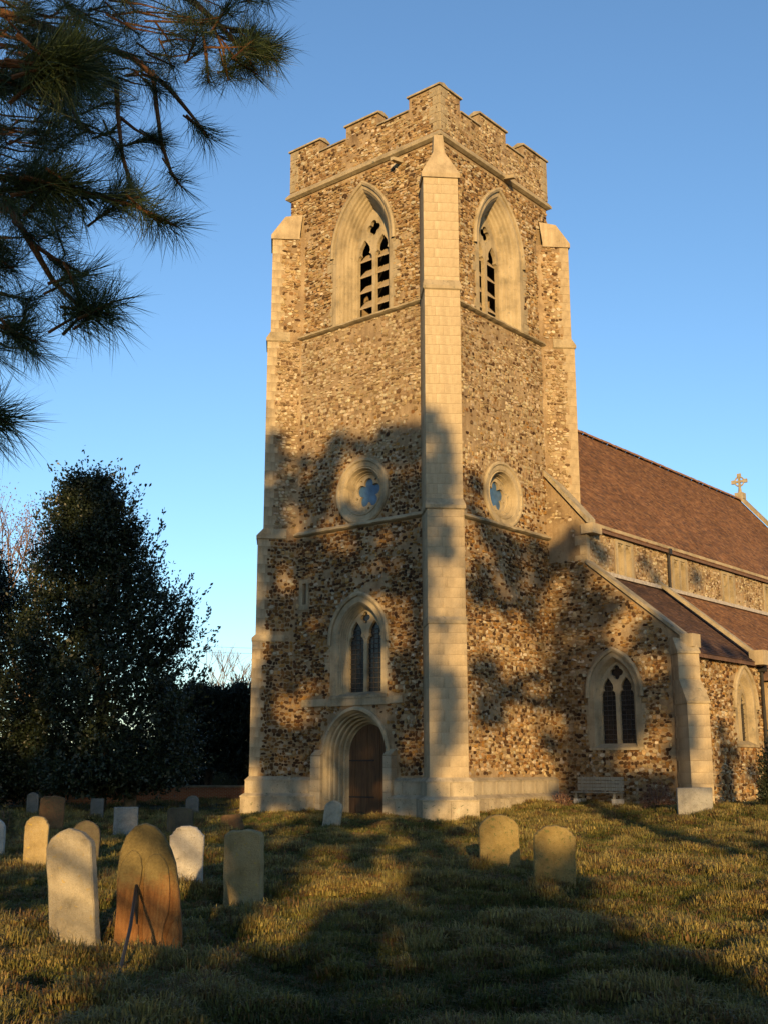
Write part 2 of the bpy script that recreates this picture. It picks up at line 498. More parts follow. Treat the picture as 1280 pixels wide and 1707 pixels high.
# ------------------------------------------------------------------ windows
def sweep(mb, fr, path_fn, prof, closed=False):
    loops = []
    for inset, d in prof:
        loops.append([fr(u, v, d) for u, v in path_fn(inset)])
    mb.loops(loops, closed)
def two_light(parent, name, fr, cu, w, e, zs, z0, band, splay, depth, base_d, kind, hood=True):
    """w = half width at the outer edge of the dressed surround. returns the part"""
    mb = MB()
    pf = lambda d: arch(cu, w, e, zs, z0, d)
    prof = [(0, -0.05), (0, 0.035), (band, 0.035), (band+0.03, 0.0)]
    k = 5
    for i in range(1, k+1):          # splayed, roll-moulded jamb
        t = i/k
        prof.append((band+0.03+splay*(t-0.35/k), -depth*(t-0.65/k)))
        prof.append((band+0.03+splay*t, -depth*t))
    sweep(mb, fr, pf, [(a, b+base_d) for a, b in prof])
    part = mb.build(name, M['trim'], parent)
    if hood:
        mb = MB()
        sweep(mb, fr, lambda d: arch(cu, w, e, zs, zs-0.15, d), [(-0.10, base_d), (-0.10, base_d+0.09), (-0.03, base_d+0.13), (0.05, base_d+0.10), (0.06, base_d+0.03)])
        mb.build('hood_mould', M['trim'], part)
    tot = band+0.03+splay
    wi = w-tot
    dt = base_d-depth
    # tracery plate
    mu = 0.075
    lw = (wi-mu)/2-0.02
    off = mu+lw
    hh = lw*2.3
    zsl = zs - (0.25 if kind == 'louvre' else 0.1)
    top = zs + math.sqrt((w+e-tot)**2 - e*e)
    R = w+e-tot
    holes = [lancet(cu-off, lw, z0+0.12, zsl, hh), lancet(cu+off, lw, z0+0.12, zsl, hh)]
    qc = zsl + hh*0.93 + (top-zsl-hh*0.93)*0.36
    qr = min((top-zsl-hh*0.6)*0.30, wi*0.36)
    holes.append(foil(cu, qc, 4, qr*0.55, qr*0.48, rot=math.pi/2))
    mb = MB()
    mb.plate(fr, arch(cu, w, e, zs, z0-0.02, tot-0.03), holes, dt+0.0, dt-0.16)
    mb.build('tracery', M['trim'], part)
    mb = MB()
    mb.plate(fr, arch(cu, w, e, zs, z0-0.02, tot-0.06), [], dt-0.75 if kind == 'louvre' else dt-0.11, dt-0.80 if kind == 'louvre' else dt-0.135)
    mb.build('dark_backing' if kind == 'louvre' else 'pane', M['void'] if kind == 'louvre' else M['glass'], part)
    # sloping sill
    mb = MB()
    mb.add([fr(cu-w, z0-0.10, base_d+0.07), fr(cu+w, z0-0.10, base_d+0.07), fr(cu+w, z0-0.02, base_d+0.07), fr(cu-w, z0-0.02, base_d+0.07),
            fr(cu-wi-0.02, z0+0.125, dt+0.004), fr(cu+wi+0.02, z0+0.125, dt+0.004), fr(cu-w, z0-0.10, base_d-0.1), fr(cu+w, z0-0.10, base_d-0.1)],
           [(0,1,2,3), (3,2,5,4), (0,6,7,1), (3,4,6,0), (2,1,7,5)])
    mb.build('sill', M['trim'], part)
    if kind == 'louvre':
        for sgn in (-1, 1):
            n = 5
            for i in range(n):
                zc = z0+0.16 + i*0.62
                mb = MB()
                c0 = cu+sgn*off
                ft, bt = dt-0.13, dt-0.52
                th = 0.05
                zl, zh = zc, zc+0.42
                mb.add([fr(c0-lw-0.03, zl, ft), fr(c0+lw+0.03, zl, ft), fr(c0+lw+0.03, zh, bt), fr(c0-lw-0.03, zh, bt),
                        fr(c0-lw-0.03, zl-th, ft), fr(c0+lw+0.03, zl-th, ft), fr(c0+lw+0.03, zh-th, bt), fr(c0-lw-0.03, zh-th, bt)],
                       [(0,1,2,3), (7,6,5,4), (0,4,5,1), (1,5,6,2), (2,6,7,3), (3,7,4,0)])
                mb.build('louvre', M['louvre'], part)
    else:
        mb = MB()
        for sgn in (-1, 1):
            c0 = cu+sgn*off
            z = z0+0.25
            while z < zsl+hh*0.6:
                p = fr(c0-lw, z, dt-0.10)
                mb.box(p, fr(c0+lw, z, dt-0.10)-p, (0,0,0.022), fr(c0-lw, z, dt-0.075)-p)
                z += 0.165
            for q in (-0.33, 0.33):
                p = fr(c0+q*lw-0.006, z0+0.12, dt-0.10)
                mb.box(p, fr(c0+q*lw+0.006, z0+0.12, dt-0.10)-p, (0,0,zsl-z0+hh*0.4), fr(c0+q*lw-0.006, z0+0.12, dt-0.085)-p)
        mb.build('glazing_bars', M['leadbar'], part)
    return part
def jamb_blocks(parent, fr, fr_ang, cu, w, z0, z1, d, seed, mat=None):
    """long-and-short dressed stones tailing into the rubble beside a window"""
    r = random.Random(seed)
    for sgn in (-1, 1):
        zz = courses(z0, z1, 0.36)
        for i in range(len(zz)-1):
            if r.random() < 0.38: continue
            L = r.choice([0.10, 0.16, 0.22, 0.30])
            p = fr(cu+sgn*(w+L/2-0.02), zz[i]+0.004, -0.15)
            block(parent, L, 0.15+d, zz[i+1]-zz[i]-0.008, p, fr_ang, mat or M['trim'])
def oculus(parent, fr, cu, cv, base_d):
    mb = MB()
    pf = lambda d: circle(cu, cv, 1.2-d, 48)
    sweep(mb, fr, pf, [(a, b+base_d) for a, b in [(0,-0.05),(0,0.05),(0.05,0.10),(0.11,0.10),(0.15,0.05),(0.30,0.03),(0.33,0.0),(0.36,0.03),(0.38,0.02),(0.43,-0.13),(0.46,-0.12),(0.50,-0.26),(0.53,-0.26),(0.55,-0.33)]], True)
    part = mb.build('oculus_window', M['trim'], parent, smooth=False)
    ri = 0.68
    holes = [foil(cu, cv, 5, 0.33, 0.203, math.pi/2, 100)]
    for k in range(5):
        a = math.pi/2 + 2*math.pi*(k+0.5)/5
        holes.append(circle(cu+0.55*math.cos(a), cv+0.55*math.sin(a), 0.05, 8))
    mb = MB(); mb.plate(fr, circle(cu, cv, ri, 48), holes, base_d-0.31, base_d-0.43); mb.build('tracery', M['trim'], part)
    mb = MB(); mb.plate(fr, circle(cu, cv, ri, 48), [], base_d-0.40, base_d-0.42); mb.build('pane', M['skyglass'], part)
    return part

# ------------------------------------------------------------------ church tower
SN, SE = 7.5, 7.2
tower = empty('church_tower', (SE/2, SN/2, 0), 'tall square battlemented church tower of brown rubble with pale diagonal buttresses', 'church tower')
ZL, ZB, ZP, ZC, ZT = 9.70, 17.28, 23.25, 24.80, 25.32    # string courses, parapet string, crenel sill, merlon top
INS = {1: 0.0, 2: 0.05, 3: 0.11, 4: 0.07}
frW = {k: frame((v, 0, 0), (0, 1, 0), (-1, 0, 0)) for k, v in INS.items()}
frS = {k: frame((0, v, 0), (1, 0, 0), (0, -1, 0)) for k, v in INS.items()}
WW = dict(cu=3.68, w=1.27, e=0.30, zs=5.80, z0=3.92)      # west window
BW = dict(cu=3.66, w=1.45, e=1.39, zs=20.25, z0=17.42)    # belfry, west
BS = dict(cu=3.66, w=1.55, e=1.30, zs=20.15, z0=17.42)    # belfry, south
DW = dict(cu=3.75, w=1.50, e=0.10, zs=1.95, z0=-0.3)      # west door
TH = 0.95
def wall(stage, z0, z1, holesW, holesS):
    i = INS[stage]
    mb = MB()
    mb.plate(frW[stage], rect(i, z0, SN-i, z1), holesW, 0, -TH)
    mb.plate(frS[stage], rect(i+TH, z0, SE-i, z1), holesS, 0, -TH)
    mb.aab(i+TH, SN-i-TH, z0, SE-i, SN-i, z1)
    mb.aab(SE-i-TH, i+TH, z0, SE-i, SN-i-TH, z1)
    mb.build('wall', M['mortar'], tower)
def hole(q, d=0.04): return arch(q['cu'], q['w'], q['e'], q['zs'], q['z0']-0.1, d)
OC = 1.17
SL = (6.05, 7.02, 6.50, 8.10)
wall(1, -0.6, ZL, [hole(WW), hole(DW, 0.10), rect(6.14, 7.18, 6.36, 7.98)], [])
wall(2, ZL, ZB, [circle(3.58, 10.95, OC, 48)], [circle(3.47, 10.90, OC, 48)])
wall(3, ZB, ZP, [hole(BW)], [hole(BS)])
mb = MB(); mb.aab(0.8, 0.8, ZP-0.15, SE-0.8, SN-0.8, ZP+0.05); mb.build('roof_deck', M['lead'], tower)
for z in (17.0, 9.3):
    mb = MB(); mb.aab(0.95, 0.95, z, SE-0.95, SN-0.95, z+0.15); mb.build('floor', M['void'], tower)

# buttress footprint on wall
BH = 0.60
BOFF = -0.08
def near_buttress(u, L, half=0.86): return u < half or u > L-half
def ex_w1(u, v, r):
    m = r*0.75
    if u < 0.80 or u > SN-0.80: return True
    if in_arch(u, v, m=m, **WW) or in_arch(u, v, m=m, cu=3.75, w=1.62, e=0.1, zs=1.95, z0=-1): return True
    if SL[0]-m < u < SL[2]+m and SL[1]-0.06 < v < SL[3]+0.06: return True
    if v < 1.28: return True
    if v < 1.95 and 1.95 < u < 5.55: return True
    if 3.55 < v < 3.88 and 1.7-m < u < 6.3+m: return True
    return False
def ex_w2(u, v, r): return u < 0.82 or u > SN-0.82 or (u-3.58)**2+(v-10.95)**2 < (1.2+r*0.8)**2 or v < ZL+0.18
def ex_w3(u, v, r): return (v < 22.2 and (u < 0.9 or u > SN-0.9)) or u < 0.12 or u > SN-0.12 or in_arch(u, v, m=r*0.7, **BW) or v < ZB+0.2
def ex_s1(u, v, r): return u < 0.80 or v < 1.28 or u > 6.35
def ex_s2(u, v, r): return u < 0.82 or u > SE-0.85 or (u-3.47)**2+(v-10.90)**2 < (1.2+r*0.8)**2 or v < ZL+0.18
def ex_s3(u, v, r): return (v < 22.2 and (u < 0.9 or u > SE-0.9)) or u < 0.12 or u > SE-0.12 or in_arch(u, v, m=r*0.7, **BS) or v < ZB+0.2
def blend(lo, hi, f):
    return lambda u, v: (lo if random.random() < f(u, v) else hi)
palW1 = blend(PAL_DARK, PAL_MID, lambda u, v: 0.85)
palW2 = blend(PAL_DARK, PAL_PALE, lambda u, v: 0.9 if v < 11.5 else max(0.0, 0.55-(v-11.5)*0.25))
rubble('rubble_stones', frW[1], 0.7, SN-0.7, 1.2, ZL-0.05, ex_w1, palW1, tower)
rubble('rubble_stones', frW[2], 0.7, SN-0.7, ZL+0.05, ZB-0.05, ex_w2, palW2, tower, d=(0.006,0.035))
rubble('rubble_stones', frW[3], 0.1, SN-0.1, ZB+0.1, ZP-0.1, ex_w3, PAL_MID, tower, d=(0.015,0.05))
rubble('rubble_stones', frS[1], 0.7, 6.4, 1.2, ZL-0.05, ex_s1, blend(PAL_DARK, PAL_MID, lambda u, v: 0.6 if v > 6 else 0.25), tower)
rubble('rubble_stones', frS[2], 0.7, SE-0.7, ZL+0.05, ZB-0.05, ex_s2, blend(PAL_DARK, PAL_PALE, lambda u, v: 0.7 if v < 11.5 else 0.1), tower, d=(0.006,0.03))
rubble('rubble_stones', frS[3], 0.1, SE-0.1, ZB+0.1, ZP-0.1, ex_s3, PAL_MID, tower, d=(0.012,0.045))

# string courses
def string(z, ins, out, h=0.17, gaps=0.80, cut=None):
    """moulded string on west and south faces, between the buttresses"""
    prof = [(0.0, h), (out*0.55, h*0.62), (out, h*0.45), (out, h*0.12), (out*0.55, -0.02), (0.0, -0.05)]
    for fr, L in ((frW, SN), (frS, SE)):
        f = fr[ins]
        n = 26
        mb = MB()
        loops = []
        hi = (L-gaps) if not (cut and fr is frS) else cut
        for i in range(n+1):
            u = gaps + (hi-gaps)*i/n
            jz = random.uniform(-0.012, 0.012)
            loops.append([f(u, z+b+jz, a+random.uniform(-0.008,0.008)) for a, b in prof])
        mb.loops(loops)
        mb.build('string_course', M['trim'], tower)
string(ZL, 1, 0.16, cut=6.4)
string(ZB, 2, 0.17)
# parapet string wraps the corners
def ring(z0, z1, o0, o1, ins, name, mat):
    mb = MB()
    def lp(o, z):
        return [(ins-o, ins-o, z), (SE-ins+o, ins-o, z), (SE-ins+o, SN-ins+o, z), (ins-o, SN-ins+o, z)]
    mb.loops([lp(-0.05, z0), lp(o0, z0+0.01), lp(o1, z0+0.08), lp(o1, z0+0.17), lp(0.05, z1), lp(-0.1, z1)], True)
    mb.build(name, mat, tower)
ring(ZP-0.03, ZP+0.30, 0.04, 0.16, 0.10, 'parapet_string', M['trim'])
# short string below the west window
for u0, u1 in ((1.75, 2.30), (5.08, 6.25)):
    mb = MB(); p = frW[1](u0, 3.60, 0.0); mb.box(p, (0, u1-u0, 0), (0,0,0.24), (-0.07,0,0)); mb.build('string_course', M['trim'], tower)
mb = MB(); p = frW[1](2.30, 3.58, 0.0); mb.box(p, (0, 2.78, 0), (0,0,0.235), (-0.055,0,0)); mb.build('window_apron', M['trim'], tower)

# parapet with battlements
pi_ = INS[4]
def battlement(fr, L, merl, side):
    f = fr[4]
    pt = 0.42
    out = [(pi_ if side == 'W' else pi_+pt, ZP+0.16)]
    lo, hi = out[0][0], L-pi_
    pts = [(lo, ZP+0.16), (hi, ZP+0.16)]
    prof = []
    x = hi
    pts.append((hi, ZT))
    for (a, b) in sorted(merl, reverse=True):
        a2, b2 = max(a, lo), min(b, hi)
        if pts[-1][1] != ZT or abs(pts[-1][0]-b2) > 1e-6:
            pts += [(b2, ZC), (b2, ZT)]
        if a2 > lo+1e-6: pts += [(a2, ZT), (a2, ZC)]
        else: pts += [(a2, ZT)]
    mb = MB(); mb.plate(f, pts, [], 0, -pt); mb.build('parapet', M['mortar'], tower)
    def ex(u, v, r):
        if v < ZC-0.05: return False
        return not any(a+0.05 < u-r*0.6 and u+r*0.6 < b-0.05 for a, b in merl) or v > ZT-0.06
    rubble('rubble_stones', f, pi_+0.02, hi, ZP+0.30, ZT-0.02, ex, PAL_MID if side == 'W' else PAL_PALE, tower, d=(0.01,0.035))
    ms = sorted(merl)
    for i, (a, b) in enumerate(ms):
        a2, b2 = (a if i else a-0.06), b+0.06
        a2 = a-0.06
        if side == 'S' and i == 0: a2 = pi_+pt+0.05
        mb = MB()
        p = [(a2, 0.10, 0), (b2, 0.10, 0)]
        vs = []
        for u in (a2, b2):
            for d, z in ((0.08, ZT+0.002), (0.08, ZT+0.07), (-pt/2, ZT+0.17), (-pt-0.08, ZT+0.07), (-pt-0.08, ZT+0.002)):
                vs.append(f(u, z, d))
        mb.add(vs, [(0,1,6,5),(1,2,7,6),(2,3,8,7),(3,4,9,8),(4,0,5,9),(0,4,3,2,1),(5,6,7,8,9)])
        mb.build('merlon_coping', M['coping'], tower)
        if i < len(ms)-1:
            c0, c1 = b+0.065, ms[i+1][0]-0.065
            vs = []
            for u in (b+0.003, ms[i+1][0]-0.003):
                for d, z in ((0.07, ZC+0.002), (0.07, ZC+0.06), (-pt/2, ZC+0.13), (-pt-0.07, ZC+0.06), (-pt-0.07, ZC+0.002)):
                    vs.append(f(u, z, d))
            mb = MB()
            mb.add(vs, [(0,1,6,5),(1,2,7,6),(2,3,8,7),(3,4,9,8),(4,0,5,9),(0,4,3,2,1),(5,6,7,8,9)])
            mb.build('crenel_coping', M['coping'], tower)
battlement(frW, SN, [(pi_, 1.45), (2.92, 4.50), (5.85, SN-pi_)], 'W')
battlement(frS, SE, [(pi_, 1.30), (2.52, 4.25), (5.45, SE-pi_)], 'S')
# plain back parapets (north and east)
for (x0, y0, x1, y1) in ((pi_+0.42, SN-pi_-0.42, SE-pi_, SN-pi_), (SE-pi_-0.42, pi_+0.42, SE-pi_, SN-pi_-0.42)):
    mb = MB(); mb.aab(x0, y0, ZP+0.16, x1, y1, ZC-0.02)
    if x1-x0 > 1:
        mb.aab(x0+0.1, y0+0.003, ZC-0.02, x0+1.2, y1-0.003, ZT-0.02); mb.aab(x1-1.7, y0+0.003, ZC-0.02, x1-0.5, y1-0.003, ZT-0.02)
    else:
        mb.aab(x0+0.003, y0+0.1, ZC-0.02, x1-0.003, y0+1.3, ZT-0.02); mb.aab(x0+0.003, y0+2.6, ZC-0.02, x1-0.003, y0+4.2, ZT-0.02)
    mb.build('parapet', M['mortar'], tower)
# pale corner quoins of the parapet
for z0, z1 in zip(courses(ZP+0.33, ZT-0.02, 0.33)[:-1], courses(ZP+0.33, ZT-0.02, 0.33)[1:]):
    L = random.choice([0.3, 0.45])
    for (fr, ang, us) in ((frW[4], math.pi, (pi_+L/2, SN-pi_-L/2)), (frS[4], -math.pi/2, (pi_+L/2, SE-pi_-L/2))):
        for u in us:
            block(tower, L, 0.15+0.03, z1-z0-0.008, fr(u, z0+0.004, -0.15), ang, M['trim'])

# diagonal buttresses
STG = [(-0.5, 6.0, 0.94), (6.0, ZL, 0.83), (ZL, ZB, 0.64), (ZB, 21.45, 0.53)]
def diag_buttress(corner, dirv, style, zmin=-0.5):
    c = np.array([corner[0], corner[1], 0.0])
    d = np.array([dirv[0]*SQ, dirv[1]*SQ, 0.0])
    lat = np.array([SQ, -SQ, 0.0]) if style == 'face' else np.array([-SQ, -SQ, 0.0])   # sideways; for the flank ones it points at the viewer
    if style == 'face': c = c + lat*BOFF
    ang = math.atan2(d[1], d[0])
    half = BH
    mb = MB()
    back = 0.75
    for z0, z1, p in STG:
        z0 = max(z0, zmin)
        if z1 <= z0: continue
        g = 0.012
        mb.box(c - d*back - lat*(half-g) + UP*z0, d*(back+p-g), lat*2*(half-g), UP*(z1-z0))
    part = mb.build('buttress', M['mortar'], tower)
    for si, (z0, z1, p) in enumerate(STG):
        z0 = max(z0, zmin)
        if z1 <= z0: continue
        b0 = max(z0, 1.22 if zmin < 0 else z0)
        zz = courses(b0 + (0.10 if si else 0), z1-0.02, 0.34)
        for i in range(len(zz)-1):
            h = zz[i+1]-zz[i]-0.005
            if style == 'face':
                a = [0.30, 0.52, 0.40][(i*7+si) % 3]*2*half
                for w, cc in ((a, -half+a/2), (2*half-a, half-(2*half-a)/2)):
                    block(part, w-0.003, p+0.30, h+0.003, c - d*0.30 + lat*cc + UP*(zz[i]+0.002), ang)
            else:
                L = [0.30, 0.52, 0.36, 0.46][(i*5+si) % 4]
                block(part, 2*half, L, h, c + d*(p-L) + UP*(zz[i]+0.002), ang)
        # weathering / moulded set-off on top of the stage
        pn = STG[si+1][2] if si < 3 else 0
        mb = MB()
        o = 0.05 if si != 0 else 0.025
        hh = 0.30 if si else 0.16
        def row(pp, hf, z): return [c + d*pp - lat*hf + UP*z, c + d*pp + lat*hf + UP*z]
        if si < 3:
            lo = [c - d*0.2 - lat*(half+o) + UP*(z1-0.06), c + d*(p+o) - lat*(half+o) + UP*(z1-0.06), c + d*(p+o) + lat*(half+o) + UP*(z1-0.06), c - d*0.2 + lat*(half+o) + UP*(z1-0.06)]
            md = [q + UP*0.10 for q in lo]
            tp = [c - d*0.2 - lat*(half+0.003) + UP*(z1+hh), c + d*(pn+0.006) - lat*(half+0.003) + UP*(z1+hh), c + d*(pn+0.006) + lat*(half+0.003) + UP*(z1+hh), c - d*0.2 + lat*(half+0.003) + UP*(z1+hh)]
            bt = [c - d*0.2 - lat*half*0.98 + UP*(z1-0.11), c + d*(p-0.01) - lat*half*0.98 + UP*(z1-0.11), c + d*(p-0.01) + lat*half*0.98 + UP*(z1-0.11), c - d*0.2 + lat*half*0.98 + UP*(z1-0.11)]
            mb.loops([bt, lo, md, tp], False)
            mb.build('set_off', M['trim'], part)
        else:
            o = 0.06
            e = lambda pp, hf, z: c + d*pp + lat*hf + UP*z
            h = half+o
            if style == 'face':     # gablet dying into the corner
                vs = [e(p+o,-h,z1-0.1), e(p+o,h,z1-0.1), e(p+o,h,z1+0.06), e(p+o,-h,z1+0.06), e(-0.25,-h,z1-0.1), e(-0.25,h,z1-0.1), e(-0.25,-h,z1+0.06), e(-0.25,h,z1+0.06),
                      e(0.22,-0.20,z1+1.05), e(0.22,0.20,z1+1.05), e(-0.2,-0.20,z1+1.12), e(-0.2,0.20,z1+1.12), e(0.10,-0.16,ZP-0.02), e(0.10,0.16,ZP-0.02), e(-0.3,-0.16,ZP-0.02), e(-0.3,0.16,ZP-0.02)]
                fs = [(0,1,2,3),(0,3,6,4),(1,5,7,2),(0,4,5,1),(3,2,9,8),(3,8,10,6),(2,7,11,9),(8,9,13,12),(8,12,14,10),(9,11,15,13)]
            else:
                vs = [e(p+o,-h,z1-0.1), e(p+o,h,z1-0.1), e(p+o,h,z1+0.06), e(p+o,-h,z1+0.06), e(-0.5,-h,z1-0.1), e(-0.5,h,z1-0.1), e(-0.5,-h,z1+0.06), e(-0.5,h,z1+0.06),
                      e(0.06,-h+0.05,z1+0.85), e(0.06,h-0.05,z1+0.85), e(-0.6,-h+0.05,z1+0.95), e(-0.6,h-0.05,z1+0.95)]
                fs = [(0,1,2,3),(0,3,6,4),(1,5,7,2),(0,4,5,1),(3,2,9,8),(3,8,10,6),(2,7,11,9),(8,9,11,10)]
            mb.add(vs, fs); mb.build('buttress_cap', M['ashlar'], part)
    if style == 'flank':
        for si, (z0, z1, p) in enumerate(STG):
            z0 = max(z0, zmin)
            if z1 <= z0: continue
            fr = frame(c + lat*(half-0.012), d, lat)
            ex = lambda u, v, r: u < -0.62 or u+r > p-0.30
            rubble('rubble_stones', fr, -0.60, p, max(z0+0.30, 1.25), z1-0.08, ex, PAL_DARK if si < 2 else (PAL_MID if si == 3 else PAL_PALE), part, d=(0.012,0.04))
    return part
diag_buttress((0, 0), (-1, -1), 'face')
diag_buttress((0, SN), (-1, 1), 'flank')
diag_buttress((SE, 0), (1, -1), 'flank', zmin=8.5)

# plinth: two stages of dressed blocks on the west and south faces and round the buttress feet
def plinth_run(fr, ang, u0, u1, skip=None):
    for (z0, z1, o, bw) in ((-0.4, 0.56, 0.34, 0.95), (0.66, 1.10, 0.17, 0.8)):
        n = max(1, round((u1-u0)/bw))
        for i in range(n):
            a, b = u0+(u1-u0)*i/n, u0+(u1-u0)*(i+1)/n
            if skip and b > skip[0] and a < skip[1]:
                if a < skip[0] < b: b = skip[0]
                elif a < skip[1] < b: a = skip[1]
                else: continue
            block(tower, b-a-0.008, 0.2+o, z1-z0, fr((a+b)/2, z0, -0.2), ang, M['plinth'], 'plinth_block')
    segs = [(u0, u1)] if not skip else [(u0, skip[0]), (skip[1], u1)]
    for a, b in segs:
        mb = MB()
        for (z0, z1, oo, oi) in ((0.562, 0.70, 0.34, 0.16), (1.102, 1.24, 0.17, -0.02)):
            mb.add([fr(a, z0, oo+0.015), fr(b, z0, oo+0.015), fr(b, z0+0.03, oo+0.015), fr(a, z0+0.03, oo+0.015), fr(a, z1, oi), fr(b, z1, oi), fr(a, z0, -0.1), fr(b, z0, -0.1)],
                   [(0,1,2,3),(3,2,5,4),(0,3,4,6),(1,7,5,2),(0,6,7,1)])
        mb.build('plinth_chamfer', M['plinth'], tower)
plinth_run(frW[1], math.pi, 0.85, SN-0.85, (2.15, 5.35))
plinth_run(frS[1], -math.pi/2, 0.85, 6.25)
def plinth_foot(corner, dirv, boff):
    d = np.array([dirv[0]*SQ, dirv[1]*SQ, 0.0]); lat = np.array([-d[1], d[0], 0.0])
    c = np.array([corner[0], corner[1], 0.0]) + np.array([SQ, -SQ, 0])*boff
    ang = math.atan2(d[1], d[0])
    pts = lambda p, h, z: [c - d*0.5 - lat*h + UP*z, c + d*p - lat*h + UP*z, c + d*p + lat*h + UP*z, c - d*0.5 + lat*h + UP*z]
    for z0, z1, p, h in ((-0.4, 0.56, 1.22, 0.86), (0.66, 1.10, 1.07, 0.72)):
        for i in (-1, 1):
            block(tower, h-0.004, p+0.5, z1-z0, c - d*0.5 + lat*i*h/2 + UP*z0, ang, M['plinth'], 'plinth_block')
    mb = MB()
    mb.loops([pts(1.235, 0.875, 0.562), pts(1.235, 0.875, 0.60), pts(1.06, 0.715, 0.70)])
    mb.loops([pts(1.085, 0.735, 1.102), pts(1.085, 0.735, 1.13), pts(0.95, 0.605, 1.25)])
    mb.build('plinth_chamfer', M['plinth'], tower)
plinth_foot((0, 0), (-1, -1), BOFF)
plinth_foot((0, SN), (-1, 1), 0)

# windows of the tower
pw = two_light(tower, 'belfry_window', frW[3], BW['cu'], BW['w'], BW['e'], BW['zs'], BW['z0'], 0.18, 0.42, 0.60, 0.0, 'louvre')
jamb_blocks(pw, frW[3], math.pi, BW['cu'], BW['w'], 17.5, 20.3, 0.035, 1)
ps = two_light(tower, 'belfry_window', frS[3], BS['cu'], BS['w'], BS['e'], BS['zs'], BS['z0'], 0.22, 0.46, 0.60, 0.0, 'louvre')
jamb_blocks(ps, frS[3], -math.pi/2, BS['cu'], BS['w'], 17.5, 20.3, 0.035, 2)
oculus(tower, frW[2], 3.58, 10.95, 0.0)
oculus(tower, frS[2], 3.47, 10.90, 0.0)
pw = two_light(tower, 'west_window', frW[1], WW['cu'], WW['w'], WW['e'], WW['zs'], WW['z0'], 0.26, 0.20, 0.34, 0.0, 'glass')
jamb_blocks(pw, frW[1], math.pi, WW['cu'], WW['w'], 4.0, 5.8, 0.03, 3)
# slit
mb = MB(); mb.plate(frW[1], rect(*SL), [rect(6.16, 7.20, 6.34, 7.96)], 0.03, -0.25)
p = mb.build('slit_window', M['trim'], tower)
mb = MB(); mb.plate(frW[1], rect(6.10, 7.1, 6.42, 8.0), [], -0.40, -0.42); mb.build('dark_backing', M['void'], p)
# spouts below the parapet
for q, nrm, side in ((hit(668, 272, 0, 0.1), np.array([-1.0,0,0]), np.array([0,1.0,0])), (hit(838, 300, 1, 0.1), np.array([0,-1.0,0]), np.array([1.0,0,0]))):
    mb = MB()
    o = q - side*0.11 - nrm*0.1
    mb.add([o, o+side*0.22, o+side*0.22+UP*0.16, o+UP*0.16, o+nrm*0.62+side*0.04-UP*0.10, o+nrm*0.62+side*0.18-UP*0.10, o+nrm*0.62+side*0.18+UP*0.02, o+nrm*0.62+side*0.04+UP*0.02],
           [(0,3,2,1),(4,5,6,7),(0,1,5,4),(1,2,6,5),(2,3,7,6),(3,0,4,7)])
    mb.build('water_spout', M['trim'], tower)

# west door: moulded orders, plank leaf, jambs standing on the plinth
def west_door():
    f = frW[1]; q = DW
    pf = lambda d: arch(q['cu'], q['w'], q['e'], q['zs'], -0.4, d, 16)
    prof = [(0.0, -0.06), (0.0, 0.10), (0.05, 0.15), (0.12, 0.15), (0.15, 0.08), (0.19, 0.02), (0.21, -0.06), (0.26, -0.08), (0.28, -0.16), (0.27, -0.20), (0.34, -0.22), (0.36, -0.32), (0.35, -0.36), (0.42, -0.38), (0.44, -0.48), (0.43, -0.52), (0.50, -0.54), (0.53, -0.66), (0.56, -0.68), (0.56, -0.80)]
    mb = MB(); sweep(mb, f, pf, prof)
    part = mb.build('west_door', M['trim'], tower)
    wl = q['w']-0.55
    n = 7
    for i in range(n):
        a = q['cu']-wl + 2*wl*i/n; b = q['cu']-wl + 2*wl*(i+1)/n
        R = q['w']+q['e']-0.55
        tp = lambda u: q['zs'] + math.sqrt(max(0.0, R*R-(abs(u-q['cu'])+q['e'])**2))
        ub = [a+0.006+(b-a-0.012)*k/4 for k in range(5)]
        out = [(ub[0], -0.2), (ub[-1], -0.2)] + [(u, tp(u)) for u in reversed(ub)]
        mb = MB(); mb.plate(f, out, [], -0.70-0.008*(i % 2), -0.76); mb.build('door_plank', M['door'], part)
    mb = MB(); mb.plate(f, arch(q['cu'], q['w'], q['e'], q['zs'], -0.3, 0.54), [], -0.77, -0.85); mb.build('door_back', M['void'], part)
    for z in (0.55, 1.75):
        mb = MB(); p = f(q['cu']+wl-0.02, z, -0.698); mb.box(p, (0,-1.1,0), (0,0,0.05), (-0.018,0,0)); mb.build('strap_hinge', M['iron'], part)
    mb = MB(); mb.tube([f(q['cu']-wl+0.25, 1.0, -0.68)+np.array([0,0.06*math.cos(t),0.06*math.sin(t)]) for t in np.linspace(0,6.28,13)], [0.01]*13, 5); mb.build('ring_handle', M['iron'], part)
    for sgn, wd in ((1, 0.46), (-1, 0.34)):
        zz = courses(-0.4, 1.93, 0.38)
        for i in range(len(zz)-1):
            block(part, wd-0.006, 0.2+0.30, zz[i+1]-zz[i]-0.006, f(q['cu']+sgn*(q['w']-0.12+wd/2), zz[i], -0.2), math.pi, M['plinth'])
        mb = MB(); u0 = q['cu']+sgn*(q['w']-0.12); u1 = u0+sgn*wd
        mb.add([f(u0,1.94,0.30), f(u1,1.94,0.30), f(u1,2.14,0.05), f(u0,2.14,0.05), f(u0,1.94,-0.05), f(u1,1.94,-0.05), f(u0,2.14,-0.05), f(u1,2.14,-0.05)], [(0,1,2,3),(0,3,6,4),(1,5,7,2)])
        mb.build('jamb_cap', M['trim'], part)
    mb = MB(); p = f(q['cu']-1.3, -0.3, -0.85); mb.box(p, (0,2.6,0), (0,0,0.33), (-0.95,0,0)); mb.build('doorstep', M['plinth'], part)
west_door()

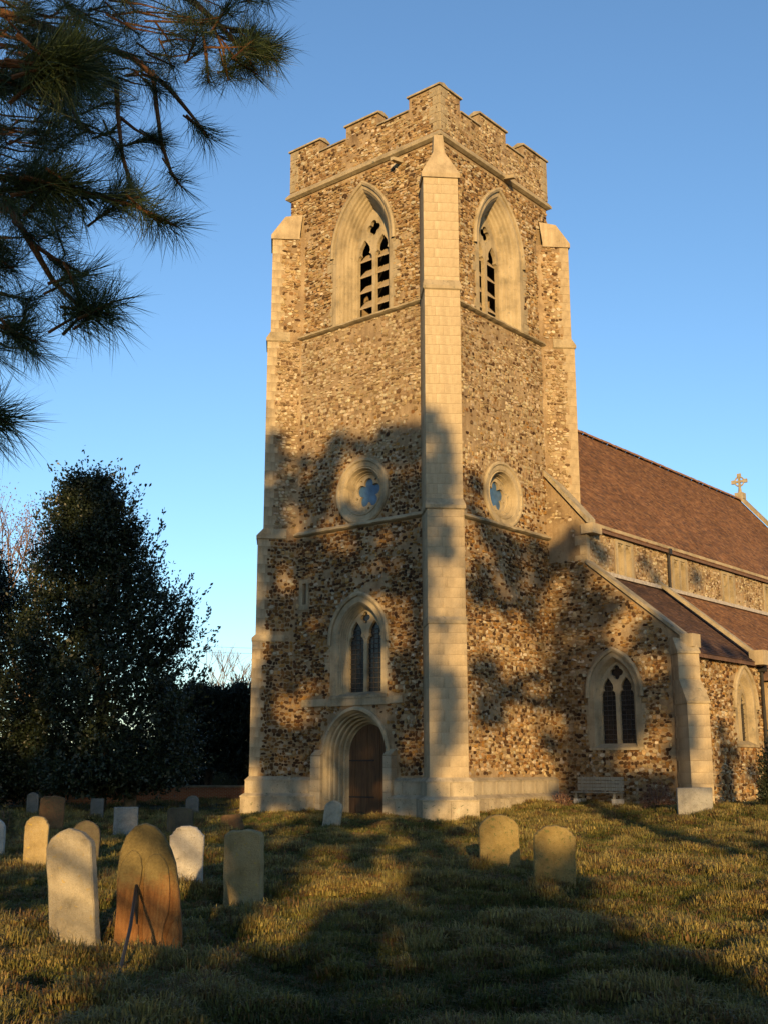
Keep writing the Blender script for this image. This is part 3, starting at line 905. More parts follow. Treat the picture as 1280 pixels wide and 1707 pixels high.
# ------------------------------------------------------------------ roof tiles
def tiles(name, O, U, Vs, L, H, parent, tw=0.20, g=0.125, cols=None, lift=0.0):
    """plain tiles on a slope: O lower corner, U along the eave, Vs up the slope (unit vectors)"""
    O, U, Vs = map(lambda t: np.array(t, float), (O, U, Vs))
    N = np.cross(U, Vs)
    if N[2] < 0: N = -N
    mb = MB()
    nr = int(H/g)
    for r in range(nr):
        x = -(tw/2 if r % 2 else 0)
        while x < L:
            a, b = max(0, x), min(L, x+tw)
            x += tw
            if b-a < 0.04: continue
            k = random.uniform(0.75, 1.15)
            base = cols[int(random.random()**1.3*len(cols))]
            col = tuple(c*k for c in base)
            y0 = r*g + random.uniform(-0.008, 0.008)
            t = 0.024+random.uniform(0, 0.010)
            p0, p1 = O+U*(a+0.003)+Vs*y0, O+U*(b-0.003)+Vs*y0
            mb.add([p0+N*(t+lift), p1+N*(t+lift+random.uniform(-0.004,0.004)), p1+Vs*(g+0.02)+N*(0.006+lift), p0+Vs*(g+0.02)+N*(0.006+lift), p0+N*lift, p1+N*lift], [(0,1,2,3),(4,5,1,0)], col)
    return mb.build(name, M['tile'], parent, kind='stuff')
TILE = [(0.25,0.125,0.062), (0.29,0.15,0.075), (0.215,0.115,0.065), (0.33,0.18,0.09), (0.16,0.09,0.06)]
TILE_SHADED = [(0.10,0.058,0.042), (0.13,0.072,0.048), (0.085,0.052,0.042), (0.15,0.088,0.056)]  # tree shadow on the aisle roof put into darker tile colours

# ------------------------------------------------------------------ nave
XA, XE = 6.3, 33.5
YS, YN, YC = -1.6, 9.1, 3.75
ZE, ZR = 10.15, 16.45
nave = empty('church_nave', (20, YC, 0), 'long nave with red brown tiled roof and clerestory behind the tower', 'nave')
frC = frame((0, YS, 0), (1, 0, 0), (0, -1, 0))
CLW = [9.05, 13.65, 18.35, 22.95, 27.5, 31.6]
mb = MB()
hol = [rect(c-0.62, 8.12, c+0.62, 9.82) for c in CLW]
mb.plate(frC, rect(XA+0.68, 5.0, XE-0.5, ZE), hol, 0, -0.7)
mb.plate(frame((XA, 0, 0), (0, 1, 0), (-1, 0, 0)), [(YS, -0.5), (YN, -0.5), (YN, ZE), (YC, ZR-0.15), (YS, ZE-0.02)], [], 0.0, -0.679)
mb.plate(frame((XE, 0, 0), (0, 1, 0), (1, 0, 0)), [(YS+0.003, -0.5), (YN, -0.5), (YN, ZE), (YC, ZR+0.05), (YS+0.003, ZE-0.02)], [], 0.0, -0.5)
mb.aab(XA+0.7, YN-0.7, -0.5, XE-0.5, YN-0.003, ZE)
mb.build('wall', M['mortar'], nave)
def ex_c(u, v, r): return any(abs(u-c) < 0.78+r*0.6 and 7.9 < v < 10 for c in CLW) or v > 9.9
rubble('rubble_stones', frC, XA+0.1, 30.0, 7.9, ZE-0.12, ex_c, PAL_PALE, nave, d=(0.006,0.03))
frN = frame((XA, 0, 0), (0, 1, 0), (-1, 0, 0))
rubble('rubble_stones', frN, YS+0.45, 0.05, 8.4, 11.6, lambda u, v, r: v > ZE + (u-YS)*1.1-0.35 or (u > -0.95 and v < 10.3), PAL_PALE, nave, d=(0.004,0.02), skip=0.45)
for c in CLW:
    mb = MB()
    mb.plate(frC, rect(c-0.70, 8.02, c+0.70, 9.90), [rect(c-0.50, 8.16, c-0.09, 9.74), rect(c+0.09, 8.16, c+0.50, 9.74)], 0.03, -0.32)
    p = mb.build('clerestory_window', M['trim'], nave)
    mb = MB(); mb.plate(frC, rect(c-0.55, 8.1, c+0.55, 9.8), [], -0.26, -0.29); mb.build('pane', M['glass'], p)
    for k in (-0.295, 0.295):
        mb = MB(); mb.plate(frC, [(c+k-0.205,9.74),(c+k-0.205,9.45),(c+k-0.13,9.62),(c+k,9.72),(c+k+0.13,9.62),(c+k+0.205,9.45),(c+k+0.205,9.74)], [], -0.02, -0.25); mb.build('light_head', M['trim'], p)
mb = MB(); p = frC(XA+0.35, ZE-0.13, 0); mb.box(p, (XE-XA-0.4,0,0), (0,0,0.16), (0,-0.14,0)); mb.build('eaves_cornice', M['trim'], nave)
# roof
sl = math.atan2(ZR-ZE, YC-YS)
Vs = (0, math.cos(sl), math.sin(sl))
Hs = math.hypot(ZR-ZE, YC-YS)+0.25
O = np.array([XA+0.42, YS, ZE+0.05]) - np.array(Vs)*0.25
mb = MB()
for sg in (1, -1):
    e0 = np.array([XA+0.4, YC-sg*(YC-YS+0.16), ZE-0.16]); e1 = e0 + np.array([XE-XA-0.8, 0, 0])
    r0 = np.array([XA+0.4, YC, ZR+0.06]); r1 = np.array([XE-0.4, YC, ZR+0.06])
    mb.add([e0, e1, r1, r0, e0-UP*0.1, e1-UP*0.1, r1-UP*0.1, r0-UP*0.1], [(0,1,2,3),(4,7,6,5),(0,4,5,1)])
roof = mb.build('roof', M['underlay'], nave)
tiles('roof_tiles', O, (1,0,0), Vs, XE-XA-0.84, Hs, roof, cols=TILE)
x = XA+0.45
rt = bpy.data.meshes.new('ridge_tile')
prf = [(math.cos(a)*0.15, math.sin(a)*0.13) for a in np.linspace(math.pi*1.05, -0.05*math.pi, 7)]
rt.from_pydata([(xx, a, b) for xx in (0, 0.445) for a, b in prf], [], [(k, k+1, 8+k, 7+k) for k in range(6)])
rt.materials.append(flat_mat('ridge_clay', (0.20,0.105,0.062), 0.9))
while x < XE-0.6:
    link('ridge_tile', rt, None, roof, Vector((x, YC, ZR+0.10+random.uniform(-0.01,0.01))) - rootloc(roof))
    x += 0.455
# west gable coping beside the tower, with kneeler
def coping(path, wid, mat, parent, name, thick=0.14, axis=(1,0,0)):
    ax = np.array(axis, float)
    (p0, p1) = [np.array(p, float) for p in path]
    mb = MB(); mb.box(p0, p1-p0, ax*wid, UP*thick); return mb.build(name, mat, parent)
dy = 1.15
coping([(XA-0.12, YS-0.10, ZE-0.02), (XA-0.12, 0.15, ZE-0.02+(0.25-YS)*dy)], 0.62, M['coping'], nave, 'gable_coping', 0.20)
mb = MB(); mb.aab(XA-0.14, YS-0.36, ZE-0.42, XA+0.5, YS+0.14, ZE-0.06); mb.build('kneeler', M['ashlar'], nave)
zz = courses(7.9, ZE-0.44, 0.34)
for i in range(len(zz)-1):
    L = 0.30 if i % 2 else 0.5
    block(nave, L, 0.22, zz[i+1]-zz[i]-0.006, (XA+0.2, YS+L/2-0.02, zz[i]), math.pi)
# east gable coping and cross
for sg in (1, -1):
    coping([(XE-0.40, YC-sg*(YC-YS+0.2), ZE-0.05), (XE-0.40, YC, ZR+0.18)], 0.5, M['coping'], nave, 'gable_coping', 0.26)
cr = MB()
bx = XE-0.15
cr.aab(bx-0.24, YC-0.24, ZR+0.2, bx+0.24, YC+0.24, ZR+0.55)
cr.tube([(bx,YC,ZR+0.5),(bx,YC,ZR+0.95)], [0.12,0.07], 8)
cr.aab(bx-0.06, YC-0.055, ZR+0.9, bx+0.06, YC+0.055, ZR+1.62)
cr.aab(bx-0.057, YC-0.38, ZR+1.18, bx+0.057, YC+0.38, ZR+1.30)
for dy_, dz in ((0.36,1.24),(-0.36,1.24),(0,1.60)):
    cr.box((bx-0.055, YC+dy_-0.11, ZR+dz-0.11), (0.11,0,0), (0,0.22,0), (0,0,0.22))
for a in range(4):
    a0 = math.pi/2*a+math.pi/4
    cr.tube([(bx,YC+0.27*math.cos(a0+t),ZR+1.24+0.27*math.sin(a0+t)) for t in np.linspace(-0.65,0.65,5)], [0.045]*5, 6)
cr.build('gable_cross', M['coping'], nave)
# downpipe on the clerestory
mb = MB(); mb.tube([frC(12.55, 8.0, 0.10), frC(12.55, 9.95, 0.10)], [0.055,0.055], 8); mb.box(frC(12.45, 9.85, 0.02), (0.2,0,0), (0,-0.2,0), (0,0,0.22)); mb.build('downpipe', M['iron'], nave)

# ------------------------------------------------------------------ aisle
YA = -5.1
aisle = empty('church_aisle', (9.5, -3.3, 0), 'low lean-to aisle with two-light west window right of the tower', 'church aisle')
frA = frame((XA-0.04, 0, 0), (0, 1, 0), (-1, 0, 0))
frB = frame((0, YA, 0), (1, 0, 0), (0, -1, 0))
AW = dict(cu=-2.48, w=1.02, e=0.55, zs=4.05, z0=2.22)
ATZ, AEZ = 8.35, 5.45
slA = (ATZ-AEZ)/(YS-YA)
mb = MB()
mb.plate(frA, [(YA, -0.5), (0.03, -0.5), (0.03, ATZ+0.55), (YS+0.02, ATZ+0.25), (YA, AEZ+0.30)], [arch(AW['cu'], AW['w'], AW['e'], AW['zs'], AW['z0']-0.1, 0.04)], 0, -0.7)
SW_ = dict(cu=11.0, w=0.95, e=0.5, zs=3.75, z0=2.35)
mb.plate(frB, rect(XA+0.66, -0.5, 12.6, AEZ), [arch(SW_['cu'], SW_['w'], SW_['e'], SW_['zs'], SW_['z0']-0.1, 0.04)], 0, -0.7)
mb.build('wall', M['mortar'], aisle)
def ex_a(u, v, r):
    if v > AEZ+0.12+(u-YA)*slA and u < YS: return True
    if in_arch(u, v, m=r*0.7, **AW): return True
    return False
rubble('rubble_stones', frA, YA+0.5, -0.02, 0.05, ATZ+0.45, ex_a, blend(PAL_DARK, PAL_MID, lambda u, v: 0.35), aisle)
rubble('rubble_stones', frB, XA+0.9, 12.5, 0.05, AEZ-0.2, lambda u, v, r: in_arch(u, v, m=r*0.7, **SW_), blend(PAL_DARK, PAL_MID, lambda u, v: 0.3), aisle)
pa = two_light(aisle, 'west_window', frA, AW['cu'], AW['w'], AW['e'], AW['zs'], AW['z0'], 0.22, 0.10, 0.20, 0.0, 'glass')
jamb_blocks(pa, frA, math.pi, AW['cu'], AW['w'], 2.3, 4.0, 0.03, 5)
pa = two_light(aisle, 'south_window', frB, SW_['cu'], SW_['w'], SW_['e'], SW_['zs'], SW_['z0'], 0.22, 0.10, 0.20, 0.0, 'glass')
jamb_blocks(pa, frB, -math.pi/2, SW_['cu'], SW_['w'], 2.4, 3.7, 0.03, 6)
# roof
nA = np.array([0, YS-YA, ATZ-AEZ]); LA = np.linalg.norm(nA); VA = nA/LA
mb = MB()
e0 = np.array([XA+0.35, YA-0.22, AEZ-0.17]); e1 = e0+np.array([18.0,0,0]); r0 = np.array([XA+0.35, YS, ATZ]); r1 = r0+np.array([18.0,0,0])
mb.add([e0,e1,r1,r0,e0-UP*0.12,e1-UP*0.12,r1-UP*0.12,r0-UP*0.12], [(0,1,2,3),(4,7,6,5),(0,4,5,1),(0,3,7,4)])
aroof = mb.build('roof', M['underlay'], aisle)
tiles('roof_tiles', e0+UP*0.012, (1,0,0), VA, 5.0, LA+0.25, aroof, cols=TILE_SHADED)
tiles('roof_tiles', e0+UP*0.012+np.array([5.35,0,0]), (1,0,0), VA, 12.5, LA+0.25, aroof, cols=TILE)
mb = MB(); mb.box((XA+0.5, YS-0.16, ATZ+0.0), (18,0,0), (0,0.165,0), (0,0,0.14)); mb.build('lead_flashing', M['lead'], aisle)
coping([(XA+5.35, YA-0.30, AEZ-0.02), (XA+5.35, YS-0.02, ATZ+0.17)], 0.30, M['coping'], aisle, 'verge_coping', 0.17)
coping([(XA-0.14, YA-0.12, AEZ+0.24), (XA-0.14, YS+0.0, ATZ+0.30)], 0.55, M['coping'], aisle, 'gable_coping', 0.14)
mb = MB(); mb.aab(XA-0.16, YA-0.42, AEZ-0.02, XA+0.42, YA+0.05, AEZ+0.42); mb.build('kneeler', M['ashlar'], aisle)
mb = MB(); mb.aab(XA+5.30, YA-0.55, AEZ-0.25, XA+5.85, YA-0.02, AEZ+0.28); mb.build('kneeler', M['ashlar'], aisle)
mb = MB(); mb.box(frB(XA+0.5, AEZ-0.20, 0), (5.3,0,0), (0,0,0.14), (0,-0.12,0)); mb.build('eaves_cornice', M['trim'], aisle)
mb = MB(); mb.tube([frB(12.42, 0.1, 0.12), frB(12.42, 5.1, 0.12)], [0.06,0.06], 8); mb.box(frB(12.28, 5.0, 0.02), (0.28,0,0), (0,-0.26,0), (0,0,0.3)); mb.build('downpipe', M['iron'], aisle)
# diagonal buttress at the aisle corner
def aisle_buttress():
    c = np.array([XA, YA, 0.0]); d = np.array([-SQ, -SQ, 0.0]); lat = np.array([SQ, -SQ, 0.0])
    ang = math.atan2(d[1], d[0]); half = 0.36
    mb = MB()
    for z0, z1, p in ((-0.4, 3.55, 1.05), (3.55, 5.2, 0.42)):
        mb.box(c - d*0.5 - lat*(half-0.012) + UP*z0, d*(0.5+p-0.012), lat*2*(half-0.012), UP*(z1-z0))
    part = mb.build('buttress', M['mortar'], aisle)
    for z0, z1, p in ((-0.4, 3.55, 1.05), (3.95, 5.2, 0.42)):
        zz = courses(z0, z1, 0.36)
        for i in range(len(zz)-1):
            block(part, 2*half, p+0.2-(0.12 if i % 2 else 0), zz[i+1]-zz[i]-0.006, c - d*(0.2-(0.12 if i % 2 else 0)) + UP*(zz[i]+0.003), ang)
    e = lambda pp, hf, z: c + d*pp + lat*hf + UP*z
    mb = MB(); h = half+0.03
    mb.add([e(1.10,-h,3.55), e(1.10,h,3.55), e(1.10,h,3.62), e(1.10,-h,3.62), e(0.42,-half,4.35), e(0.42,half,4.35), e(0,-h,3.55), e(0,h,3.55), e(0,-h,4.35), e(0,h,4.35)],
           [(0,1,2,3),(3,2,5,4),(0,3,4,8,6),(1,7,9,5,2),(0,6,7,1)])
    mb.build('set_off', M['trim'], part)
    mb = MB()
    mb.add([e(0.47,-h,5.2), e(0.47,h,5.2), e(0.47,h,5.27), e(0.47,-h,5.27), e(0.0,-half,5.75), e(0.0,half,5.75), e(-0.2,-h,5.2), e(-0.2,h,5.2), e(-0.3,-half,5.8), e(-0.3,half,5.8)],
           [(0,1,2,3),(3,2,5,4),(0,3,4,8,6),(1,7,9,5,2),(0,6,7,1),(4,5,9,8)])
    mb.build('buttress_cap', M['trim'], part)
aisle_buttress()
# porch wall just entering on the right
porch = empty('church_porch', (14.5, -7, 0), 'stone porch wall at the far right behind the downpipe', 'porch')
mb = MB(); mb.aab(12.75, -9.0, -0.4, 13.3, YA, 4.9); mb.aab(13.3, -9.0, -0.4, 17.0, -8.5, 4.6); mb.aab(16.4, -8.5, -0.4, 17.0, YA, 4.6)
mb.build('wall', M['mortar'], porch)
frP = frame((12.75, 0, 0), (0, 1, 0), (-1, 0, 0))
rubble('rubble_stones', frP, -8.9, YA-0.2, 0.1, 4.8, lambda u, v, r: False, PAL_PALE, porch)
mb = MB()
mb.add([(12.5,-9.2,4.8), (14.9,-9.2,6.6), (17.2,-9.2,4.8), (12.5,YA+0.0,4.8), (14.9,YA+0.0,6.6), (17.2,YA+0.0,4.8), (12.5,-9.2,4.68), (17.2,-9.2,4.68), (12.5,YA,4.68), (17.2,YA,4.68)], [(0,1,4,3),(1,2,5,4),(0,3,8,6),(2,7,9,5),(0,6,7,2,1)])
mb.build('roof', M['underlay'], porch)

# ------------------------------------------------------------------ headstones
def lich(name, a, b, c, l, th=0.58):
    return stone_mat(name, a, b, c, 4.0, l, th, 0.9, perobj=0, fine=60)
HS = {
 'cream': lich('headstone_cream', (0.19,0.165,0.115), (0.35,0.305,0.22), (0.45,0.40,0.30), (0.34,0.25,0.09), 0.60),
 'white': lich('headstone_white', (0.24,0.22,0.19), (0.42,0.39,0.34), (0.53,0.50,0.45), (0.17,0.16,0.13), 0.60),
 'brown': lich('headstone_brown', (0.10,0.07,0.03), (0.20,0.14,0.06), (0.27,0.20,0.09), (0.09,0.09,0.035), 0.55),
 'olive': lich('headstone_olive', (0.13,0.10,0.035), (0.23,0.17,0.065), (0.29,0.23,0.10), (0.10,0.10,0.035), 0.56),
 'ochre': lich('headstone_ochre', (0.22,0.16,0.07), (0.33,0.25,0.12), (0.40,0.32,0.18), (0.36,0.26,0.06), 0.6),
 'grey': lich('headstone_grey', (0.07,0.068,0.06), (0.12,0.115,0.10), (0.17,0.16,0.14), (0.08,0.08,0.05), 0.58),
 'palegrey': lich('headstone_palegrey', (0.17,0.16,0.14), (0.27,0.26,0.23), (0.34,0.32,0.28), (0.15,0.15,0.10), 0.58),
 'dark': lich('headstone_dark', (0.05,0.042,0.03), (0.09,0.075,0.05), (0.13,0.11,0.07), (0.07,0.07,0.03), 0.56),
 'rust': lich('headstone_rust', (0.13,0.055,0.020), (0.23,0.105,0.035), (0.29,0.17,0.07), (0.09,0.06,0.025), 0.56),
 'redbrown': lich('headstone_redbrown', (0.08,0.045,0.022), (0.15,0.085,0.04), (0.20,0.13,0.06), (0.08,0.07,0.03), 0.55),
}
def rust_top():
    m, t, b = newmat('headstone_rust_lichen')
    v = texco(t)
    n = noise_t(t, v, 5.0, 6, 0.7)
    vs = texco(t, (7, 7, 0.8))
    body = ramp(t, noise_t(t, vs, 2.0, 6, 0.7), [(0.3, (0.10,0.042,0.016)), (0.5, (0.22,0.10,0.033)), (0.72, (0.30,0.17,0.065))])
    moss = ramp(t, n, [(0.3, (0.09,0.07,0.028)), (0.7, (0.21,0.16,0.065))])
    sx = nd(t, 'ShaderNodeSeparateXYZ'); t.links.new(v, sx.inputs[0])
    ad = nd(t, 'ShaderNodeMath', operation='MULTIPLY_ADD'); t.links.new(n, ad.inputs[0]); ad.inputs[1].default_value = 0.5; t.links.new(sx.outputs['Z'], ad.inputs[2])
    fac = ramp(t, ad.outputs[0], [(0.82, (0,0,0)), (1.05, (1,1,1))])
    c = mix(t, fac, body, moss)
    c = mix(t, 0.5, c, ramp(t, noise_t(t, v, 45, 4, 0.7), [(0.3, (0.4,0.4,0.4)), (0.7, (1,1,1))]), 'MULTIPLY')
    t.links.new(c, b.inputs['Base Color'])
    bump(t, b, noise_t(t, v, 22, 7, 0.7), 0.9, 0.03)
    return m
HS['rusttop'] = rust_top()
def outline(kind, w, h):
    x = w/2
    if kind == 'round':
        pts = [(x*math.cos(t), h-x*0.75+x*0.75*math.sin(t)) for t in np.linspace(0, math.pi, 19)]
    elif kind == 'semi':
        pts = [(x*math.cos(t), h-x+x*math.sin(t)) for t in np.linspace(0, math.pi, 21)]
    elif kind == 'gothic':
        pts = [(x,h*0.80),(x*0.86,h*0.88),(x*0.55,h*0.95),(x*0.2,h*0.985),(0,h),(-x*0.2,h*0.985),(-x*0.55,h*0.95),(-x*0.86,h*0.88),(-x,h*0.80)]
    elif kind == 'peak':
        pts = [(x,h*0.82),(x*0.93,h*0.86),(x*0.55,h*0.955),(0.05*x,h),(-x*0.35,h*0.985),(-x*0.75,h*0.93),(-x,h*0.86)]
    elif kind == 'shoulder':
        pts = [(x,h*0.83),(x*0.86,h*0.86),(x*0.80,h*0.90)] + [(x*0.72*math.cos(t), h*0.90+(h*0.10)*math.sin(t)) for t in np.linspace(0.1, math.pi-0.1, 13)] + [(-x*0.80,h*0.90),(-x*0.86,h*0.86),(-x,h*0.83)]
    elif kind == 'worn':
        pts = [(x,h*0.90),(x*0.9,h*0.95),(x*0.5,h*0.985),(x*0.1,h),(-x*0.3,h*0.975),(-x*0.7,h*0.985),(-x*0.95,h*0.93),(-x,h*0.88)]
    elif kind == 'chip':
        pts = [(x,h*0.55),(x*0.75,h*0.85),(x*0.6,h),(-x*0.6,h*0.98),(-x,h*0.9)]
    else:
        pts = [(x,h*0.98),(x*0.97,h),(-x*0.97,h),(-x,h*0.98)]
    return pts
def slab(mb, pts, base, t, jit, r):
    """upright slab: outline pts (x, z) over a buried base, t thick, front at -y, chamfered"""
    w2 = max(abs(p[0]) for p in pts)
    # resample the sides finely so the edge can be worn
    full = [(w2, base)]
    zz = pts[0][1]
    for k in range(1, 6): full.append((w2, base+(zz-base)*k/6))
    full += pts
    zz = pts[-1][1]
    for k in range(5, 0, -1): full.append((-w2, base+(zz-base)*k/6))
    full.append((-w2, base))
    full = [(x+r.uniform(-jit, jit), z+(r.uniform(-jit, jit) if z > base else 0)) for x, z in full]
    c = 0.014
    cx, cz = 0, sum(z for _, z in full)/len(full)
    inn = []
    for x, z in full:
        L = math.hypot(x-cx, z-cz)
        inn.append((x-(x-cx)/L*c, z-(z-cz)/L*c))
    n = len(full)
    vs = [(x, -t/2, z) for x, z in inn] + [(x, -t/2+c, z) for x, z in full] + [(x, t/2-c, z) for x, z in full] + [(x, t/2, z) for x, z in inn]
    fs = []
    for a in range(3):
        for k in range(n): fs.append((a*n+k, a*n+(k+1) % n, (a+1)*n+(k+1) % n, (a+1)*n+k))
    tri = tessellate_polygon([[Vector((x, z, 0)) for x, z in inn]])
    fs += [tuple(q) for q in tri] + [tuple(3*n+i for i in reversed(q)) for q in tri]
    mb.add(vs, fs)
def px_ground(u, v):
    p = hit(u, v, 2, 0.0)
    for _ in range(4): p = hit(u, v, 2, gz(p[0], p[1]))
    return p
FEET = []
def headstone(u0, u1, vt, vb, kind, mat, label, lean=0.0, tip=0.0, turn=0.0, t=0.10, seed=0):
    r = random.Random(seed*13+5)
    p = px_ground((u0+u1)/2, vb)
    a = float((p-CAM) @ FH)
    w = (u1-u0)/FPX*a/math.cos(PITCH)*0.985
    h = float(at((u0+u1)/2, vt, a)[2] - p[2])
    mb = MB(); slab(mb, outline(kind, w, h), -0.18, t, 0.006, r)
    me = bpy.data.meshes.new('headstone'); me.from_pydata(mb.v, [], mb.f)
    me.materials.append(HS[mat])
    o = link('headstone', me)
    o.location = p
    FEET.append((p, w))
    o.rotation_euler = (R_(tip), R_(lean), YAW - math.pi/2 + R_(turn))
    return tag(o, label, 'headstone', 'headstones in the churchyard')
headstone(88, 164, 1380, 1572, 'peak', 'cream', 'large pale cream headstone leaning left with shallow pointed top', -7.5, -3, -8, 0.13, 1)
headstone(283, 337, 1376, 1476, 'shoulder', 'white', 'small white round-topped headstone with shoulders, right of the rusty brown stone', 0, 2, 4, 0.10, 3)
headstone(375, 437, 1382, 1503, 'worn', 'ochre', 'yellow brown flat-topped headstone with worn edges nearest the tower door', 0.5, 3, -14, 0.14, 4)
headstone(369, 406, 1357, 1398, 'chip', 'redbrown', 'small reddish headstone with broken corner behind the yellow brown flat-topped one', 0, 0, 5, 0.10, 5)
headstone(801, 865, 1358, 1453, 'round', 'olive', 'left of two mossy olive headstones standing before the tower buttress', -1.5, 3, 3, 0.11, 6)
headstone(891, 957, 1376, 1476, 'shoulder', 'olive', 'right of two mossy olive headstones standing before the tower buttress', 1.0, 3, -3, 0.11, 7)
headstone(40, 78, 1360, 1448, 'semi', 'ochre', 'round-topped ochre headstone behind and left of the large cream stone', 0, 2, 0, 0.10, 8)
headstone(190, 228, 1345, 1394, 'flat', 'palegrey', 'square-topped pale grey headstone behind the rusty brown stone', 0, 0, 3, 0.09, 9)
headstone(279, 320, 1345, 1402, 'worn', 'dark', 'dark square headstone directly behind the small white stone', 0, 0, 0, 0.10, 10)
headstone(310, 331, 1326, 1364, 'round', 'grey', 'slim grey headstone far back by the yew, left of the tower', 0, 0, 0, 0.09, 11)
headstone(151, 172, 1331, 1368, 'flat', 'grey', 'small grey flat headstone far back under the holly', 0, 0, 0, 0.09, 12)
headstone(207, 227, 1310, 1352, 'flat', 'grey', 'tall narrow grey headstone in front of the low brick wall', 0, 0, 0, 0.09, 13)
headstone(64, 103, 1326, 1394, 'worn', 'redbrown', 'dark red brown headstone behind the ochre round-topped stone', 2, 0, 6, 0.11, 15)
headstone(44, 63, 1321, 1366, 'round', 'grey', 'narrow dark grey round-topped headstone far back on the left', 0, 0, 0, 0.09, 16)
headstone(118, 164, 1368, 1436, 'semi', 'dark', 'dark round-topped headstone in shade just behind the large cream stone', 1, 0, 0, 0.10, 17)
headstone(-32, 5, 1364, 1436, 'semi', 'white', 'pale headstone cut off by the left edge of the picture', 0, 0, 0, 0.10, 14)
headstone(534, 570, 1334, 1380, 'gothic', 'cream', 'small cream slab leaning on the plinth beside the west door', 2, -9, -40, 0.08, 19)
headstone(1131, 1187, 1313, 1365, 'flat', 'palegrey', 'broad square grey headstone at the foot of the aisle buttress', 0, 0, 0, 0.14, 20)

# the rusty stone: a weathered slab whose front has split into upright flakes
def rusty_stone():
    r = random.Random(91)
    p = px_ground(247, 1600)
    a = float((p-CAM) @ FH)
    k = a/FPX/math.cos(PITCH)
    h = float(at(243, 1401, a)[2]-p[2])
    root = empty('headstone', p, 'rusty brown round-topped headstone split by a dark crack, second from left in front', 'headstone', 'headstones in the churchyard')
    FEET.append((p, 0.55))
    root.rotation_euler = (R_(2), R_(1.5), YAW-math.pi/2+R_(6))
    def put(name, pts, base, t, y, mat):
        mb = MB(); 
        w2 = [q for q in pts]
        slab2(mb, pts, t, y, r)
        me = bpy.data.meshes.new(name); me.from_pydata(mb.v, [], mb.f); me.materials.append(HS[mat])
        o = link(name, me, None, root); return o
    def slab2(mb, pts, t, y, r):
        n = len(pts); c = 0.012
        cx = sum(x for x, _ in pts)/n; cz = sum(z for _, z in pts)/n
        inn = [(x-(x-cx)*0.05, z-(z-cz)*0.02) for x, z in pts]
        vs = [(x, y-t/2, z) for x, z in inn] + [(x, y-t/2+c, z) for x, z in pts] + [(x, y+t/2, z) for x, z in pts]
        fs = [(b*n+i, b*n+(i+1) % n, (b+1)*n+(i+1) % n, (b+1)*n+i) for b in range(2) for i in range(n)]
        tri = tessellate_polygon([[Vector((x, z, 0)) for x, z in inn]])
        fs += [tuple(q) for q in tri] + [tuple(2*n+i for i in reversed(q)) for q in tri]
        mb.add(vs, fs)
    X = lambda u: (u-243)*k
    Z = lambda v: (1600-v)*k*1.02
    J = lambda L: [(X(u)+r.uniform(-.004,.004), Z(v)+r.uniform(-.004,.004)) for u, v in L]
    put('slab', J([(192,1640),(298,1640),(292,1560),(284,1500),(276,1460),(268,1440),(256,1420),(242,1407),(226,1401),(210,1406),(198,1420),(190,1445),(188,1480),(191,1540)]), 0, 0.10, 0.03, 'rusttop')
    put('flake', J([(193,1632),(190,1580),(191,1530),(190,1490),(194,1462),(201,1447),(209,1440),(217,1443),(223,1450),(226,1466),(225,1484),(221,1508),(216,1530),(211,1556),(206,1590),(203,1632)]), 0, 0.03, -0.030, 'rusttop')
    put('flake', J([(238,1632),(235,1590),(232,1550),(231,1510),(229,1484),(230,1464),(235,1450),(243,1446),(252,1445),(259,1452),(266,1464),(269,1484),(272,1510),(271,1530),(265,1552),(261,1590),(260,1632)]), 0, 0.035, -0.032, 'rusttop')
    put('flake', J([(212,1632),(215,1596),(219,1566),(223,1540),(226,1552),(229,1580),(231,1600),(233,1632)]), 0, 0.025, -0.028, 'rusttop')
    put('flake', J([(264,1632),(266,1600),(270,1566),(276,1548),(283,1540),(289,1556),(292,1590),(294,1632)]), 0, 0.03, -0.028, 'rusttop')
    sp = px_ground(196, 1632)
    st = empty('stick', sp, 'dark bent stick against the rusty brown headstone, added in part for its crack shadow', 'stick')
    tp = at(228, 1476, a-0.10)
    md = (np.array(sp)+tp)/2 + RT*0.02
    mb = MB(); mb.tube([np.array(sp)-UP*0.03, md, tp], [0.013, 0.014, 0.013], 6); mb.build('shaft', M['iron'], st)
    mb = MB(); mb.tube([tp, at(227, 1508, a-0.10), at(228, 1540, a-0.09)], [0.014, 0.017, 0.005], 6); mb.build('crack_shade', M['iron'], st)  # dark rod added to stand in for the shadow in the crack
rusty_stone()

# ------------------------------------------------------------------ bench
def bench():
    c = hit(998, 1350, 0, 5.25); c[2] = gz(c[0], c[1])
    root = empty('park_bench', c, 'weathered grey slatted bench on pale concrete feet against the aisle wall', 'bench')
    L = 1.75; U = np.array([0,-1.0,0]); N = np.array([-1.0,0,0])
    P = lambda u, n, z: c + U*u + N*n + UP*z
    for s_ in (-1, 1):
        mb = MB(); u = s_*(L/2-0.16)
        mb.box(P(u-0.07,-0.28,-0.10), U*0.14, N*0.58, UP*0.34); mb.build('foot', M['concrete'], root)
        mb = MB(); mb.box(P(u-0.035,-0.26,0.24), U*0.07, N*0.09, UP*0.70); mb.box(P(u-0.033,-0.17,0.35), U*0.066, N*0.43, UP*0.08); mb.box(P(u-0.035,0.20,0.24), U*0.07, N*0.08, UP*0.11); mb.build('bench_end', M['benchwood'], root)
    for i in range(4):
        mb = MB(); mb.box(P(-L/2,-0.12+0.115*i,0.432), U*L, N*0.095, UP*0.035); mb.build('seat_slat', M['benchwood'], root)
    for i in range(4):
        mb = MB(); mb.box(P(-L/2+0.01,-0.165,0.50+0.115*i), U*(L-0.02), N*0.03, UP*0.098); mb.build('back_slat', M['benchwood'], root)
bench()

